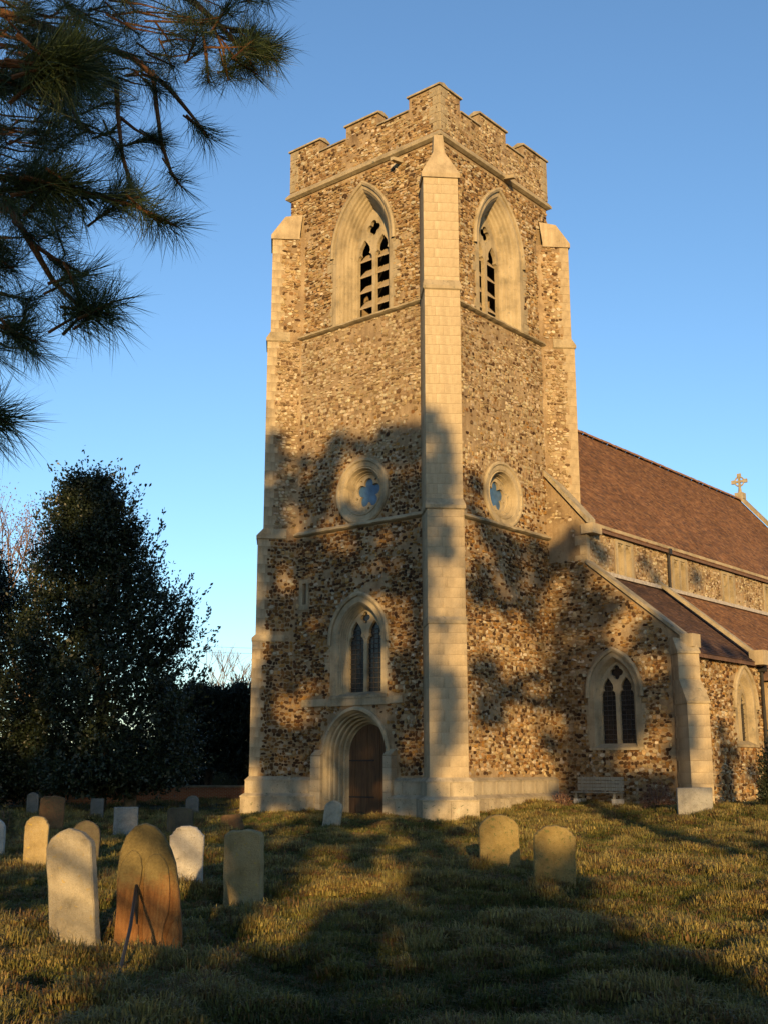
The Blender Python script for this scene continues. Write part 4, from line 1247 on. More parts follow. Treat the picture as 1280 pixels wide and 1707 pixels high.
# ------------------------------------------------------------------ foliage helpers
def leaf_cloud(centres, dirs, size, asp, tri=False, rs=None, curl=0.25):
    """one quad (or kite) leaf per centre; returns verts, faces as arrays"""
    g = rs or rng
    n = len(centres)
    d = dirs/np.linalg.norm(dirs, axis=1, keepdims=True)
    rnd = g.normal(size=(n, 3))
    s = np.cross(d, rnd); s /= np.linalg.norm(s, axis=1, keepdims=True)+1e-9
    nn = np.cross(d, s)
    L = size*g.uniform(0.7, 1.3, n)[:, None]
    w = L*asp
    v = np.empty((n, 4, 3))
    v[:, 0] = centres
    v[:, 1] = centres + d*L*0.5 + s*w*0.5 + nn*L*curl*0.3
    v[:, 2] = centres + d*L - nn*L*curl*0.3
    v[:, 3] = centres + d*L*0.5 - s*w*0.5 + nn*L*curl*0.3
    return v.reshape(-1, 3), np.arange(n*4).reshape(n, 4)
def leaves_obj(name, mat, parent, vs, fs):
    off = np.array(rootloc(parent))
    me = bpy.data.meshes.new(name)
    n = len(fs)
    me.vertices.add(len(vs)); me.vertices.foreach_set('co', (vs-off).astype(np.float32).ravel())
    me.loops.add(n*4); me.loops.foreach_set('vertex_index', fs.astype(np.int32).ravel())
    me.polygons.add(n); me.polygons.foreach_set('loop_start', np.arange(n, dtype=np.int32)*4)
    me.update(calc_edges=True)
    me.validate()
    return link(name, me, mat, parent)
def unit(g, n):
    v = g.normal(size=(n, 3)); return v/np.linalg.norm(v, axis=1, keepdims=True)

def shoots_tree(root, trunk_pts, trunk_r, env, nsh, lps, leaf, asp, mat, bark, shoot_len, seed, up=0.5, inner=0.4):
    """env(t) -> (centre xyz, radius) for t in 0..1 up the crown; shoots point out and up"""
    g = np.random.default_rng(seed)
    t = g.random(nsh)**1.25
    C = np.empty((nsh, 3)); R = np.empty(nsh)
    for i in range(nsh):
        c, r = env(t[i]); C[i] = c; R[i] = r
    ang = g.random(nsh)*2*math.pi
    # lumpy outline
    lump = 0.84 + 0.55*np.array([noise.noise(Vector((math.cos(a)*1.5, math.sin(a)*1.5, q*7+seed))) for a, q in zip(ang, t)])
    rr = np.where(g.random(nsh) < inner, g.random(nsh)**0.6, g.uniform(0.75, 1.12, nsh))*R*lump
    base = C + np.stack([np.cos(ang)*rr, np.sin(ang)*rr, g.normal(size=nsh)*0.15], 1)
    dr = np.stack([np.cos(ang)*(1-up*0.4), np.sin(ang)*(1-up*0.4), np.full(nsh, up)], 1) + g.normal(size=(nsh, 3))*0.28
    dr /= np.linalg.norm(dr, axis=1, keepdims=True)
    sl = shoot_len*np.where(g.random(nsh) < 0.12, g.uniform(1.3, 2.1, nsh), g.uniform(0.5, 1.2, nsh))
    k = np.tile(np.linspace(0.05, 1.0, lps), nsh)
    i = np.repeat(np.arange(nsh), lps)
    cen = base[i] + dr[i]*(sl[i]*k)[:, None] + g.normal(size=(nsh*lps, 3))*0.035
    ld = dr[i]*0.5 + unit(g, nsh*lps)*0.9
    vs, fs = leaf_cloud(cen, ld, leaf, asp, rs=g)
    nc = nsh//2                                # denser heart of old leaves
    tc = g.random(nc)**1.3*0.93
    cc = np.array([env(q)[0] for q in tc]); rc = np.array([env(q)[1] for q in tc])
    ac = g.random(nc)*2*math.pi; qc = rc*0.72*np.sqrt(g.random(nc))
    cc = cc + np.stack([np.cos(ac)*qc, np.sin(ac)*qc, g.normal(size=nc)*0.2], 1)
    v2, f2 = leaf_cloud(cc, unit(g, nc), leaf*2.3, asp, rs=g)
    leaves_obj('crown', mat, root, np.concatenate([vs, v2]), np.concatenate([fs, f2+len(vs)]))
    mb = MB(); mb.tube(trunk_pts, trunk_r, 9)
    for j in range(22):
        q = random.Random(seed*100+j).random()
        c, r = env(0.1+0.8*j/22)
        a = j*2.4
        p0 = np.array(trunk_pts[0]) + (np.array(trunk_pts[-1])-np.array(trunk_pts[0]))*(0.12+0.75*j/22)
        p1 = np.array(c) + np.array([math.cos(a), math.sin(a), 0.25])*r*0.8
        mb.tube([p0, (p0+p1)/2+UP*0.15, p1], [0.07, 0.045, 0.015], 5)
    mb.build('trunk', bark, root)

# holly
def holly():
    a = 41.0
    b = at(165, 1345, a); b[2] = gz(b[0], b[1])
    root = empty('holly_tree', b, 'tall dark conical holly tree standing left of the tower', 'tree', 'trees beyond the graves')
    prof = [(1312,165,120),(1285,165,150),(1220,165,155),(1150,170,150),(1080,172,138),(1020,172,118),(960,165,95),(900,158,66),(850,152,42),(812,146,18)]
    def env(t):
        f = t*(len(prof)-1); i = min(int(f), len(prof)-2); q = f-i
        v, u, r = [prof[i][k]*(1-q)+prof[i+1][k]*q for k in range(3)]
        return at(u, v, a), r/FPX*a
    tr = [b-UP*0.2, b+UP*3, at(160, 1000, a), at(150, 850, a)]
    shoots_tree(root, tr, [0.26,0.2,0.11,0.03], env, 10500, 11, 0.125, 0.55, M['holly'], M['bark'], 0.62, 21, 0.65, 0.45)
holly()
def sprays(root, tips, a, heart, seed):
    # long leafy shoots that break the outline
    g = np.random.default_rng(seed)
    V, F, k = [], [], 0
    mb = MB()
    for u, v in tips:
        tip = at(u, v, a+g.uniform(-1, 1)); c = at(heart[0]+(u-heart[0])*0.55, v+(60 if u > heart[0]+60 else 90), a)
        mid = (tip+c)/2 - UP*0.15
        mb.tube([c, mid, tip], [0.025, 0.015, 0.006], 4, cap=False)
        for j in range(5):
            q = g.uniform(0.35, 1.0)
            e = mid + (tip-mid)*max(0, 2*q-1) if q > 0.5 else c + (mid-c)*2*q
            d = (tip-mid)/np.linalg.norm(tip-mid) + g.normal(size=3)*0.35 + UP*0.3
            n = 26
            t = g.random(n)
            cen = e + d*(t*0.75)[:, None] + g.normal(size=(n, 3))*0.05
            vs, fs = leaf_cloud(cen, d+unit(g, n)*0.9, 0.14, 0.55, rs=g)
            V.append(vs); F.append(fs+k); k += len(vs)
    leaves_obj('spray_leaves', M['holly'], root, np.concatenate(V), np.concatenate(F))
    mb.build('sprays', M['bark'], root)['kind'] = 'stuff'
for o_ in COL.objects:
    if o_.name.startswith('holly_tree'):
        sprays(o_, [(348,1032),(322,1008),(340,1085),(318,1062),(328,1128),(300,985),(272,940),(258,905),(238,878),(222,850),(202,822),(178,812),(150,800),(128,806),(98,824),(88,860),(70,880),(322,1165),(306,1040)], 41.0, (165, 1100), 9)
def holly2():
    a = 43.0
    b = at(-60, 1345, a); b[2] = gz(b[0], b[1])
    root = empty('evergreen_tree', b, 'broad dark evergreen cut by the left edge, beside the conical holly', 'tree', 'trees beyond the graves')
    prof = [(1330,-50,110),(1250,-50,150),(1150,-50,150),(1060,-55,135),(1000,-60,105),(950,-65,70),(915,-70,30)]
    def env(t):
        f = t*(len(prof)-1); i = min(int(f), len(prof)-2); q = f-i
        v, u, r = [prof[i][k]*(1-q)+prof[i+1][k]*q for k in range(3)]
        return at(u, v, a), r/FPX*a
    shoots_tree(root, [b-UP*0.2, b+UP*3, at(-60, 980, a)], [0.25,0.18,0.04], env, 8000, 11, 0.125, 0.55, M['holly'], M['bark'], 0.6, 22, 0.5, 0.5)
holly2()
def yew():
    a = 56.0
    b = at(345, 1330, a); b[2] = gz(b[0], b[1])
    root = empty('yew_tree', b, 'low wide dark yew between the holly and the tower', 'tree', 'trees beyond the graves')
    g = np.random.default_rng(5)
    n = 6000
    cx = g.uniform(270, 520, n); top = 1150 + 6*np.sin(cx*0.09) + 5*np.sin(cx*0.23+1)
    bot = 1296 + 10*np.sin(cx*0.05)
    k = g.random(n)**0.7
    vv = bot + (top+6-bot)*k
    C = np.array([at(u, v, a+q) for u, v, q in zip(cx, vv, g.uniform(-1.8, 1.8, n))])
    lps = 12
    i = np.repeat(np.arange(n), lps)
    dr = unit(g, n)*0.5 + np.array([0,0,0.7])
    cen = C[i] + dr[i]*g.uniform(0, 0.45, n*lps)[:, None] + g.normal(size=(n*lps, 3))*0.08
    vs, fs = leaf_cloud(cen, dr[i]+unit(g, n*lps)*0.7, 0.19, 0.32, rs=g)
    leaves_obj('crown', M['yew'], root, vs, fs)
    mb = MB()
    for u in (345, 400, 300):
        p = at(u, 1335, a); p[2] = gz(p[0], p[1])-0.1
        mb.tube([p, p+UP*1.6+RT*0.1, p+UP*3.6-RT*0.2], [0.22,0.17,0.06], 7)
    mb.build('trunk', M['bark'], root)
yew()
def clump_shrub(u0, u1, vt, vb, a, mat, label, name='shrub', n=1500, seed=1, leaf=0.11):
    g = np.random.default_rng(seed)
    b = at((u0+u1)/2, vb, a); b[2] = gz(b[0], b[1])
    root = empty(name, b, label, 'shrub', 'shrubs round the churchyard')
    hw = (u1-u0)/2/FPX*a; h = float(at(0, vt, a)[2]-b[2])
    d = unit(g, n); d[:, 2] = np.abs(d[:, 2])
    r = g.random(n)**0.35
    lump = 0.8+0.35*np.array([noise.noise(Vector((q[0]*2, q[1]*2, q[2]*2+seed))) for q in d])
    C = np.array(b) + d*np.array([hw, hw, h])*(r*lump)[:, None]
    vs, fs = leaf_cloud(C, d+unit(g, n)*0.8, leaf, 0.4, rs=g)
    leaves_obj('foliage', mat, root, vs, fs)
    mb = MB()
    for j in range(7):
        t = j*0.9
        mb.tube([np.array(b)-UP*0.05, np.array(b)+np.array([math.cos(t)*hw*0.4, math.sin(t)*hw*0.4, h*0.7])], [0.03, 0.01], 5)
    mb.build('stem', M['twig'], root)
clump_shrub(325, 420, 1282, 1338, 60, M['shrub'], 'olive sunlit shrub under the yew beside the tower plinth', n=2500, seed=3)
clump_shrub(95, 160, 1300, 1342, 50.5, M['beech'], 'pinkish bare shrub above the low brick wall under the holly', n=1200, seed=4)
clump_shrub(-10, 26, 1330, 1400, 27, M['shrub'], 'yellow green shrub at the left edge behind the pale cut-off headstone', n=900, seed=5, leaf=0.09)
clump_shrub(1258, 1325, 1195, 1350, 35.5, M['yew'], 'dark green bush at the right edge before the aisle downpipe', n=5000, seed=6, leaf=0.10)
clump_shrub(918, 956, 1312, 1358, 38.6, M['beech'], 'withered reddish shrub between the tower plinth and the bench', n=900, seed=7, leaf=0.06)
clump_shrub(1060, 1132, 1296, 1352, 38.0, M['beech'], 'withered reddish shrub right of the bench at the wall foot', n=1800, seed=8, leaf=0.06)

def hedge():
    a = 62.0
    b = sa(-20, a); b[2] = 0
    root = empty('hedge', b, 'dark field hedge closing the view behind the hollies', 'hedge')
    g = np.random.default_rng(15)
    n = 26000
    ss = g.uniform(-36, -5.5, n); h = 2.6+0.5*np.sin(ss*0.9)+0.4*np.sin(ss*2.3+1)
    c = np.array([sa(q, a+e, 0) for q, e in zip(ss, g.uniform(-0.9, 0.9, n))]); c[:, 2] = h*g.random(n)**0.8
    vs, fs = leaf_cloud(c, unit(g, n), 0.26, 0.5, rs=g)
    leaves_obj('foliage', M['yew'], root, vs, fs)
    mb = MB()
    for q in np.arange(-35, -6, 1.5): mb.tube([sa(q, a, -0.1), sa(q+0.1, a, 1.8)], [0.05, 0.02], 5)
    mb.build('stems', M['bark'], root)['kind'] = 'stuff'
hedge()

# bare and russet trees behind
def branchy(root, base, h, spread, levels, seed, mat, r0=0.16, leaves=None, nl=0):
    r = random.Random(seed)
    mb = MB(); tips = []
    def grow(p, d, L, rad, lv):
        d = d/np.linalg.norm(d)
        mid = p + d*L*0.5 + np.array([r.uniform(-1,1), r.uniform(-1,1), r.uniform(-.3,.5)])*L*0.06
        q = p + d*L + np.array([r.uniform(-1,1), r.uniform(-1,1), r.uniform(-.2,.6)])*L*0.08
        mb.tube([p, mid, q], [rad, rad*0.8, rad*0.62], 5 if lv < 2 else 3, cap=False)
        if lv >= levels: tips.append(q); return
        for k in range(r.choice([2,3,3]) if lv else 5):
            nd_ = d*r.uniform(0.7,1.1) + np.array([r.uniform(-1,1), r.uniform(-1,1), r.uniform(-.1,.7)])*spread
            grow(q if k else q-d*L*0.1, nd_, L*r.uniform(0.62,0.82), rad*0.6, lv+1)
    grow(np.array(base)-UP*0.2, np.array([0.02,0.03,1.0]), h*0.30, r0, 0)
    mb.build('trunk', mat, root)
    return tips
b = at(398, 1335, 85); b[2] = 0
bt = empty('bare_tree', b, 'leafless winter tree showing above the yew at the tower edge', 'tree', 'trees beyond the graves')
branchy(bt, b, 11.0, 0.75, 5, 12, M['twig'], 0.17)
b = at(20, 1335, 70); b[2] = 0
be = empty('beech_tree', b, 'russet winter tree rising behind the evergreens on the far left', 'tree', 'trees beyond the graves')
tips = branchy(be, b, 18.0, 0.62, 5, 31, M['twig'], 0.3)
g = np.random.default_rng(8)
tp = np.array(tips); i = np.repeat(np.arange(len(tp)), 12)
vs, fs = leaf_cloud(tp[i]+g.normal(size=(len(i),3))*0.35, unit(g, len(i)), 0.15, 0.5, rs=g)
leaves_obj('crown', M['beech'], be, vs, fs)

# low brick wall beyond the graves
def brick_mat():
    m, t, b = newmat('red_brick')
    v = texco(t)
    br = nd(t, 'ShaderNodeTexBrick')
    mp = nd(t, 'ShaderNodeMapping'); mp.inputs['Rotation'].default_value = (math.pi/2, 0, 0)
    t.links.new(v, mp.inputs[0]); t.links.new(mp.outputs[0], br.inputs['Vector'])
    br.inputs['Color1'].default_value = (0.30,0.11,0.05,1); br.inputs['Color2'].default_value = (0.36,0.15,0.07,1)
    br.inputs['Mortar'].default_value = (0.35,0.28,0.2,1); br.inputs['Scale'].default_value = 4.3
    t.links.new(br.outputs[0], b.inputs['Base Color'])
    return m
p0 = sa(-24, 48); p1 = sa(-4.2, 48)
bw = empty('brick_wall', sa(-14, 48, 0), 'low red brick boundary wall behind the graves', 'wall')
bw.rotation_euler = (0, 0, 0)
mb = MB(); mb.box(p0-UP*0.3, p1-p0, FH*0.24, UP*1.05); mb.build('masonry', brick_mat(), bw)
mb = MB(); mb.box(p0-FH*0.04+UP*0.752, p1-p0, FH*0.32, UP*0.08); mb.build('coping', M['coping'], bw)

# overhead wires on two poles
for k, (dz, lab) in enumerate(((0, 'upper of two faint overhead wires left of the tower'), (-0.45, 'lower of two faint overhead wires left of the tower'))):
    w0, w1 = sa(-34, 95, 12.6+dz), sa(14, 95, 11.2+dz)
    pts = [w0+(w1-w0)*t - UP*3.2*t*(1-t) for t in np.linspace(0,1,17)]
    mb = MB(); mb.tube(pts, [0.012]*17, 4)
    o = mb.build('overhead_wire', M['iron']); tag(o, lab, 'wire')
for s_, h, lab in ((-34, 12.9, 'wooden wire pole hidden far left behind the evergreens'), (14, 11.5, 'wooden wire pole hidden behind the tower')):
    p = sa(s_, 95, -0.5)
    ro = empty('utility_pole', sa(s_, 95, 0), lab, 'pole')
    mb = MB(); mb.tube([p, p+UP*(h+0.8)], [0.15, 0.10], 8); mb.build('shaft', M['bark'], ro)
    mb = MB(); mb.box(p+UP*(h+0.3)-FH*0.5, FH*1.0, RT*0.1, UP*0.1); mb.build('crossarm', M['bark'], ro)

# ------------------------------------------------------------------ pine
def tuft_mesh(seed, n, L, spread, up):
    g = np.random.default_rng(seed)
    # shoot along +z, needles sweep forward from the last 10 cm of twig
    zz = g.uniform(-0.10, 0.03, n)
    th = g.random(n)*2*math.pi
    ph = np.clip(g.normal(spread, 0.28, n), 0.08, 1.9)
    d = np.stack([np.sin(ph)*np.cos(th), np.sin(ph)*np.sin(th), np.cos(ph)], 1)
    base = np.stack([np.cos(th)*0.004, np.sin(th)*0.004, zz], 1)
    ln = L*g.uniform(0.75, 1.15, n)[:, None]
    s = np.cross(d, unit(g, n)); s /= np.linalg.norm(s, axis=1, keepdims=True)
    bend = np.array([0,0,1.0])*0.10*up + g.normal(size=(n,3))*0.05
    w = 0.0011
    v = np.empty((n, 5, 3))
    v[:,0] = base - s*w; v[:,1] = base + s*w
    m = base + d*ln*0.55
    v[:,2] = m + s*w*0.95; v[:,3] = m - s*w*0.95
    v[:,4] = base + d*ln + bend*ln
    me = bpy.data.meshes.new('needle_tuft')
    vs = v.reshape(-1,3).tolist(); fs = []
    for i in range(n): fs += [(5*i,5*i+1,5*i+2,5*i+3), (5*i+3,5*i+2,5*i+4)]
    # twig end
    mb = MB(); mb.tube([(0,0,-0.13),(0,0,0.02)], [0.006,0.004], 5)
    k = len(vs); vs += [list(p) for p in mb.v]; fs2 = [tuple(q+k for q in f) for f in mb.f]
    me.from_pydata(vs, [], fs+fs2)
    me.materials.append(M['needle']); me.materials.append(M['pinebark'])
    mi = [0]*len(fs)+[1]*len(fs2)
    me.polygons.foreach_set('material_index', mi)
    return me
TUFT = [tuft_mesh(40+i, 120, 0.16, sp, u) for i, (sp, u) in enumerate([(0.95,0),(1.1,0),(0.75,0),(1.25,0),(0.6,0)])]
def pine():
    tb = sa(-4.3, 4.2); tb[2] = gz(tb[0], tb[1])
    root = empty('pine_tree', tb, 'pine overhanging from the left with long-needled branches across the sky', 'tree')
    tz = lambda z: tb + UP*z + RT*0.03*z
    mb = MB(); mb.tube([tb-UP*0.3, tb+UP*0.6, tz(3), tz(7), tz(12), tz(17)], [0.36,0.27,0.23,0.19,0.12,0.04], 12); mb.build('trunk', M['pinebark'], root)
    off = rootloc(root)
    r = random.Random(17)
    limbs = []
    def limb(px, start_z, r0, r1):
        pts = [np.array(tz(start_z))]
        P = [at(u, v, a) for u, v, a in px]
        pts.append((pts[0]*0.4+P[0]*0.6)+UP*0.12)
        pts += P
        n = len(pts)
        mb = MB(); mb.tube(pts, [r0+(r1-r0)*i/(n-1) for i in range(n)], 7); mb.build('limb', M['pinebark'], root)
        limbs.append(P)
    def twig(px, r0, r1):
        P = [at(u, v, a) for u, v, a in px]
        n = len(P)
        mb = MB(); mb.tube(P, [r0+(r1-r0)*i/(n-1) for i in range(n)], 6); mb.build('twig', M['pinebark'], root)
        limbs.append(P)
    limb([(-120,112,3.7),(0,106,3.7),(60,108,3.7),(117,112,3.7)], 3.4, 0.022, 0.010)
    limb([(-120,270,4.1),(0,296,4.1),(70,305,4.1),(126,318,4.1),(230,345,4.2),(285,372,4.2)], 3.0, 0.024, 0.005)
    limb([(-80,290,4.5),(20,352,4.5),(55,410,4.4),(90,470,4.4),(130,508,4.3),(170,522,4.3)], 2.7, 0.024, 0.006)
    limb([(-160,-60,5.2),(0,20,5.2),(120,60,5.2),(220,95,5.2),(285,150,5.1),(318,190,5.1),(344,222,5.1)], 5.2, 0.035, 0.005)
    limb([(-160,-180,5.6),(60,-90,5.6),(220,-40,5.5),(320,0,5.5),(370,45,5.5),(405,85,5.5),(428,118,5.5)], 6.0, 0.04, 0.005)
    limb([(-100,470,4.4),(-20,535,4.4),(52,566,4.4)], 2.4, 0.03, 0.007)
    limb([(-140,640,4.0),(-60,680,4.0),(5,702,4.0)], 1.9, 0.025, 0.006)
    twig([(255,120,5.2),(262,180,5.1),(270,240,5.0),(285,285,5.0),(300,308,5.0)], 0.014, 0.006)
    twig([(195,140,5.1),(197,190,5.0),(205,262,4.9),(222,322,4.9)], 0.014, 0.006)
    twig([(200,195,5.0),(225,215,5.0),(252,231,5.0)], 0.009, 0.005)
    twig([(110,150,5.0),(130,200,5.0),(155,222,5.0)], 0.012, 0.006)
    twig([(335,40,5.5),(345,90,5.4),(348,133,5.4)], 0.009, 0.005)
    twig([(350,30,5.5),(372,80,5.4),(380,128,5.4)], 0.009, 0.005)
    twig([(370,45,5.5),(410,50,5.5),(452,72,5.5)], 0.010, 0.005)
    twig([(405,85,5.5),(430,95,5.5),(458,98,5.5)], 0.008, 0.005)
    twig([(60,410,4.4),(90,430,4.4),(135,455,4.4)], 0.010, 0.006)
    twig([(-20,400,4.6),(0,430,4.6),(15,445,4.6)], 0.010, 0.006)
    cnt = [0]
    def tuft(u, v, a, du, dv, sc=1.0, depth=0.0, kind=None):
        """tuft whose tip sits at (u, v, a), pointing towards image direction (du, dv)"""
        p = at(u, v, a)
        q = at(u+du, v+dv, a) - p + FH*depth*np.linalg.norm(at(u+du, v+dv, a)-p)
        o = bpy.data.objects.new('needle_tuft', TUFT[kind if kind is not None else r.randrange(len(TUFT))])
        COL.objects.link(o); o.parent = root
        o.location = Vector([float(c) for c in p]) - off
        o.rotation_mode = 'QUATERNION'
        o.rotation_quaternion = Vector([float(c) for c in q]).to_track_quat('Z', 'Y')
        s_ = sc*r.uniform(0.9, 1.12)
        o.scale = (s_, s_, s_)
        cnt[0] += 1
    main = [(344,225,5.1,20,20,1.0),(302,309,5.0,12,16,1.0),(290,375,4.2,30,12,1.0),(262,368,4.2,20,14,.9),(172,522,4.3,30,4,1.35),(150,512,4.3,20,-14,1.2),(185,505,4.3,26,-20,1.2),(135,500,4.3,10,24,1.1),
            (54,567,4.4,30,10,1.05),(30,560,4.4,16,16,1.0),(253,231,5.0,24,-4,.9),(155,222,5.0,22,10,.95),(426,122,5.5,16,12,1.05),(410,108,5.5,18,-6,1.0),(455,75,5.5,18,-6,1.1),(458,100,5.5,18,4,1.1),
            (440,88,5.5,14,8,1.0),(420,60,5.5,10,-16,1.0),(348,133,5.4,2,20,.9),(380,130,5.4,6,20,.95),(395,100,5.4,10,14,1.0),(15,447,4.6,20,0,1.1),(5,702,4.0,26,10,1.15),(-15,690,4.0,24,-10,1.1),(-20,720,4.0,20,20,1.1),
            (140,458,4.4,22,-10,1.1),(110,450,4.4,14,12,1.0),(225,330,4.2,28,4,1.2),(205,335,4.2,20,-14,1.1),(126,318,4.1,30,2,1.4),(100,310,4.1,26,-10,1.35),(80,318,4.1,26,12,1.3),(150,322,4.1,28,10,1.2),
            (117,112,3.7,30,-2,1.5),(100,104,3.7,26,-16,1.5),(105,120,3.7,26,16,1.5),(120,110,3.7,28,8,1.4),(37,146,3.8,26,6,1.2),(15,140,3.8,24,-8,1.1),(222,322,4.9,4,20,.9),(20,300,4.1,24,8,1.2),(45,305,4.1,24,-8,1.2),
            (5,430,4.6,6,22,1.0),(-10,500,4.5,14,16,1.0),(60,400,4.4,16,14,1.0),(30,360,4.5,14,18,1.0),(-10,590,4.2,16,18,1.0),(270,240,5.0,14,10,.8),(205,260,4.9,8,16,.8)]
    for u, v, a, du, dv, sc in main:
        tuft(u, v, a, du, dv, sc, r.uniform(-0.5, 0.5))
        tuft(u-du*0.7, v-dv*0.7, a, du, dv, sc*0.9, r.uniform(-0.8, 0.8))
    # dense inner sprays at the top left
    fill = []
    def region(n, f, arange, sc):
        k = 0
        while k < n:
            u, v = f()
            a = r.uniform(*arange)
            du, dv = r.uniform(4, 26), r.uniform(-16, 20)
            tuft(u, v, a, du, dv, sc, r.uniform(-0.9, 0.9))
            # little twig back towards the limb
            fill.append((at(u-du*0.9, v-dv*0.9, a), at(u-du*4-30, v-dv*2-10, a+0.1)))
            k += 1
    region(60, lambda: (r.uniform(-30, 330), r.uniform(-30, 150)), (4.6, 6.0), 1.05)
    region(34, lambda: (r.uniform(-30, 200), r.uniform(120, 250)), (4.6, 6.0), 1.0)
    region(22, lambda: (r.uniform(-30, 110), r.uniform(230, 420)), (4.6, 5.6), 1.0)
    region(16, lambda: (r.uniform(320, 450), r.uniform(-30, 90)), (5.2, 6.0), 1.0)
    region(8, lambda: (r.uniform(-30, 60), r.uniform(430, 590)), (4.5, 5.2), 1.0)
    mb = MB()
    for p, q in fill: mb.tube([p, (p+q)/2+UP*r.uniform(-0.03,0.03), q], [0.004, 0.006, 0.008], 4, cap=False)
    tw = mb.build('twigs', M['pinebark'], root); tw['kind'] = 'stuff'
    # upper crown, out of the picture
    g = np.random.default_rng(77)
    n = 900
    z = g.uniform(7.0, 18.5, n)
    rad = (4.2*np.clip((19.5-z)/10, 0.1, 1.0))*np.sqrt(g.random(n))
    th = g.random(n)*2*math.pi
    c = np.array(tb)*np.array([1,1,0]) + np.stack([np.cos(th)*rad, np.sin(th)*rad, z], 1) + RT*0.03*z[:, None] - RT*1.2
    # keep the crown clear of the view
    keep = []
    for q in c:
        dd = q-CAM; f_ = dd@FW
        u_, v_ = (640+FPX*(dd@RT)/max(f_,0.1), 853.5-FPX*(dd@UPC)/max(f_,0.1))
        keep.append(f_ < 0.5 or u_ < -260 or v_ < -420)
    c = c[np.array(keep)]
    i = np.repeat(np.arange(len(c)), 34)
    d = unit(g, len(i)); d[:, 2] = d[:, 2]*0.6+0.2
    vs, fs = leaf_cloud(c[i]+d*g.uniform(0, 0.30, len(i))[:, None], d, 0.30, 0.10, rs=g)
    leaves_obj('crown', M['needle'], root, vs, fs)
pine()

# ------------------------------------------------------------------ trees behind the camera that shade the scene
TREES = {'A': (-1.6, -13.0, 21.0), 'B': (6.9, -16.0, 21.0), 'C': (-7.5, -15.0, 24.0), 'D': (1.2, -20.0, 23.0)}
def plane_hit(u, v, pl):
    if pl == 'W': return hit(u, v, 0, 0.0)
    if pl == 'S': return hit(u, v, 1, 0.0)
    if pl == 'A': return hit(u, v, 0, XA)
    if pl == 'B': return hit(u, v, 1, YA)
    if pl == 'C': return hit(u, v, 1, YS)
    if pl == 'G': return hit(u, v, 2, 0.05)
    if pl == 'F':
        d = ray(u, v); t = (-0.8*2**.5-CAM[0]-CAM[1])/(d[0]+d[1]); return CAM+t*d
def fill(u0, u1, v0, v1, step, top, lit, p=1.0, seed=0):
    """patches over an image window below top(u), leaving the sunlit holes"""
    r = random.Random(seed); out = []
    v = v0
    while v < v1:
        u = u0 + r.uniform(0, step)
        while u < u1:
            uu, vv = u+r.uniform(-6, 6), v+r.uniform(-8, 8)
            if vv > top(uu)+step*0.55 and r.random() < p and not any((uu-a)**2+(vv-b)**2 < (c*0.85+step*0.40)**2 for a, b, c in lit):
                out.append((uu, vv, step*r.uniform(0.5, 0.85)))
            u += step
        v += step
    return out
def poly(pts):
    return lambda u: float(np.interp(u, [q[0] for q in pts], [q[1] for q in pts]))
LIT_W = [(588,800,24),(500,872,14),(560,880,22),(680,1032,36),(640,1005,14),(480,975,18),(575,1105,24),(520,1142,20),(500,1188,20),(556,1252,22),(545,1325,46),(692,1258,22),(690,1105,18),(645,1120,14),(470,905,10),(640,905,10),(450,1085,14)]
LIT_S = [(840,812,40),(872,850,30),(800,922,16),(800,1062,44),(850,1072,44),(892,1082,40),(800,1252,52),(860,1255,62),(905,1235,40),(820,1330,40)]
LIT_A = [(925,1000,22),(932,1075,28),(935,1212,30),(922,1282,30),(1020,1062,16),(1085,1112,22),(1100,1225,28),(1040,1272,18),(1092,1262,26),(1012,1200,12),(1160,1100,28),(1165,1205,22),(1165,1300,22),(1020,1150,10)]
PATCH = [('W', fill(432, 716, 690, 1350, 27, poly([(430,690),(450,698),(480,745),(520,748),(560,720),(600,715),(640,695),(665,683),(690,700),(716,700)]), LIT_W, 0.97, 1)),
 ('F', [(738,722,20),(740,755,26),(742,795,28),(740,835,24),(742,885,20),(742,918,24),(735,1042,9),(745,1135,22),(745,1165,26),(745,1205,26),(742,1235,18)]),
 ('S', fill(784, 905, 760, 1200, 27, poly([(780,755),(800,800),(815,860),(870,880),(905,880)]), LIT_S, 0.95, 2)),
 ('A', fill(905, 1140, 860, 1330, 26, poly([(905,880),(940,862),(975,880),(980,960),(1140,1040)]), LIT_A, 0.92, 3)),
 ('B', [(1200,1215,14),(1222,1255,16),(1212,1292,20),(1252,1290,18),(1180,1075,18),(1215,1085,16),(1240,1095,12),(1205,1250,14)]),
 ('C', [(1000,925,20),(1075,940,12),(1092,965,12),(1160,962,14),(985,905,14)])]
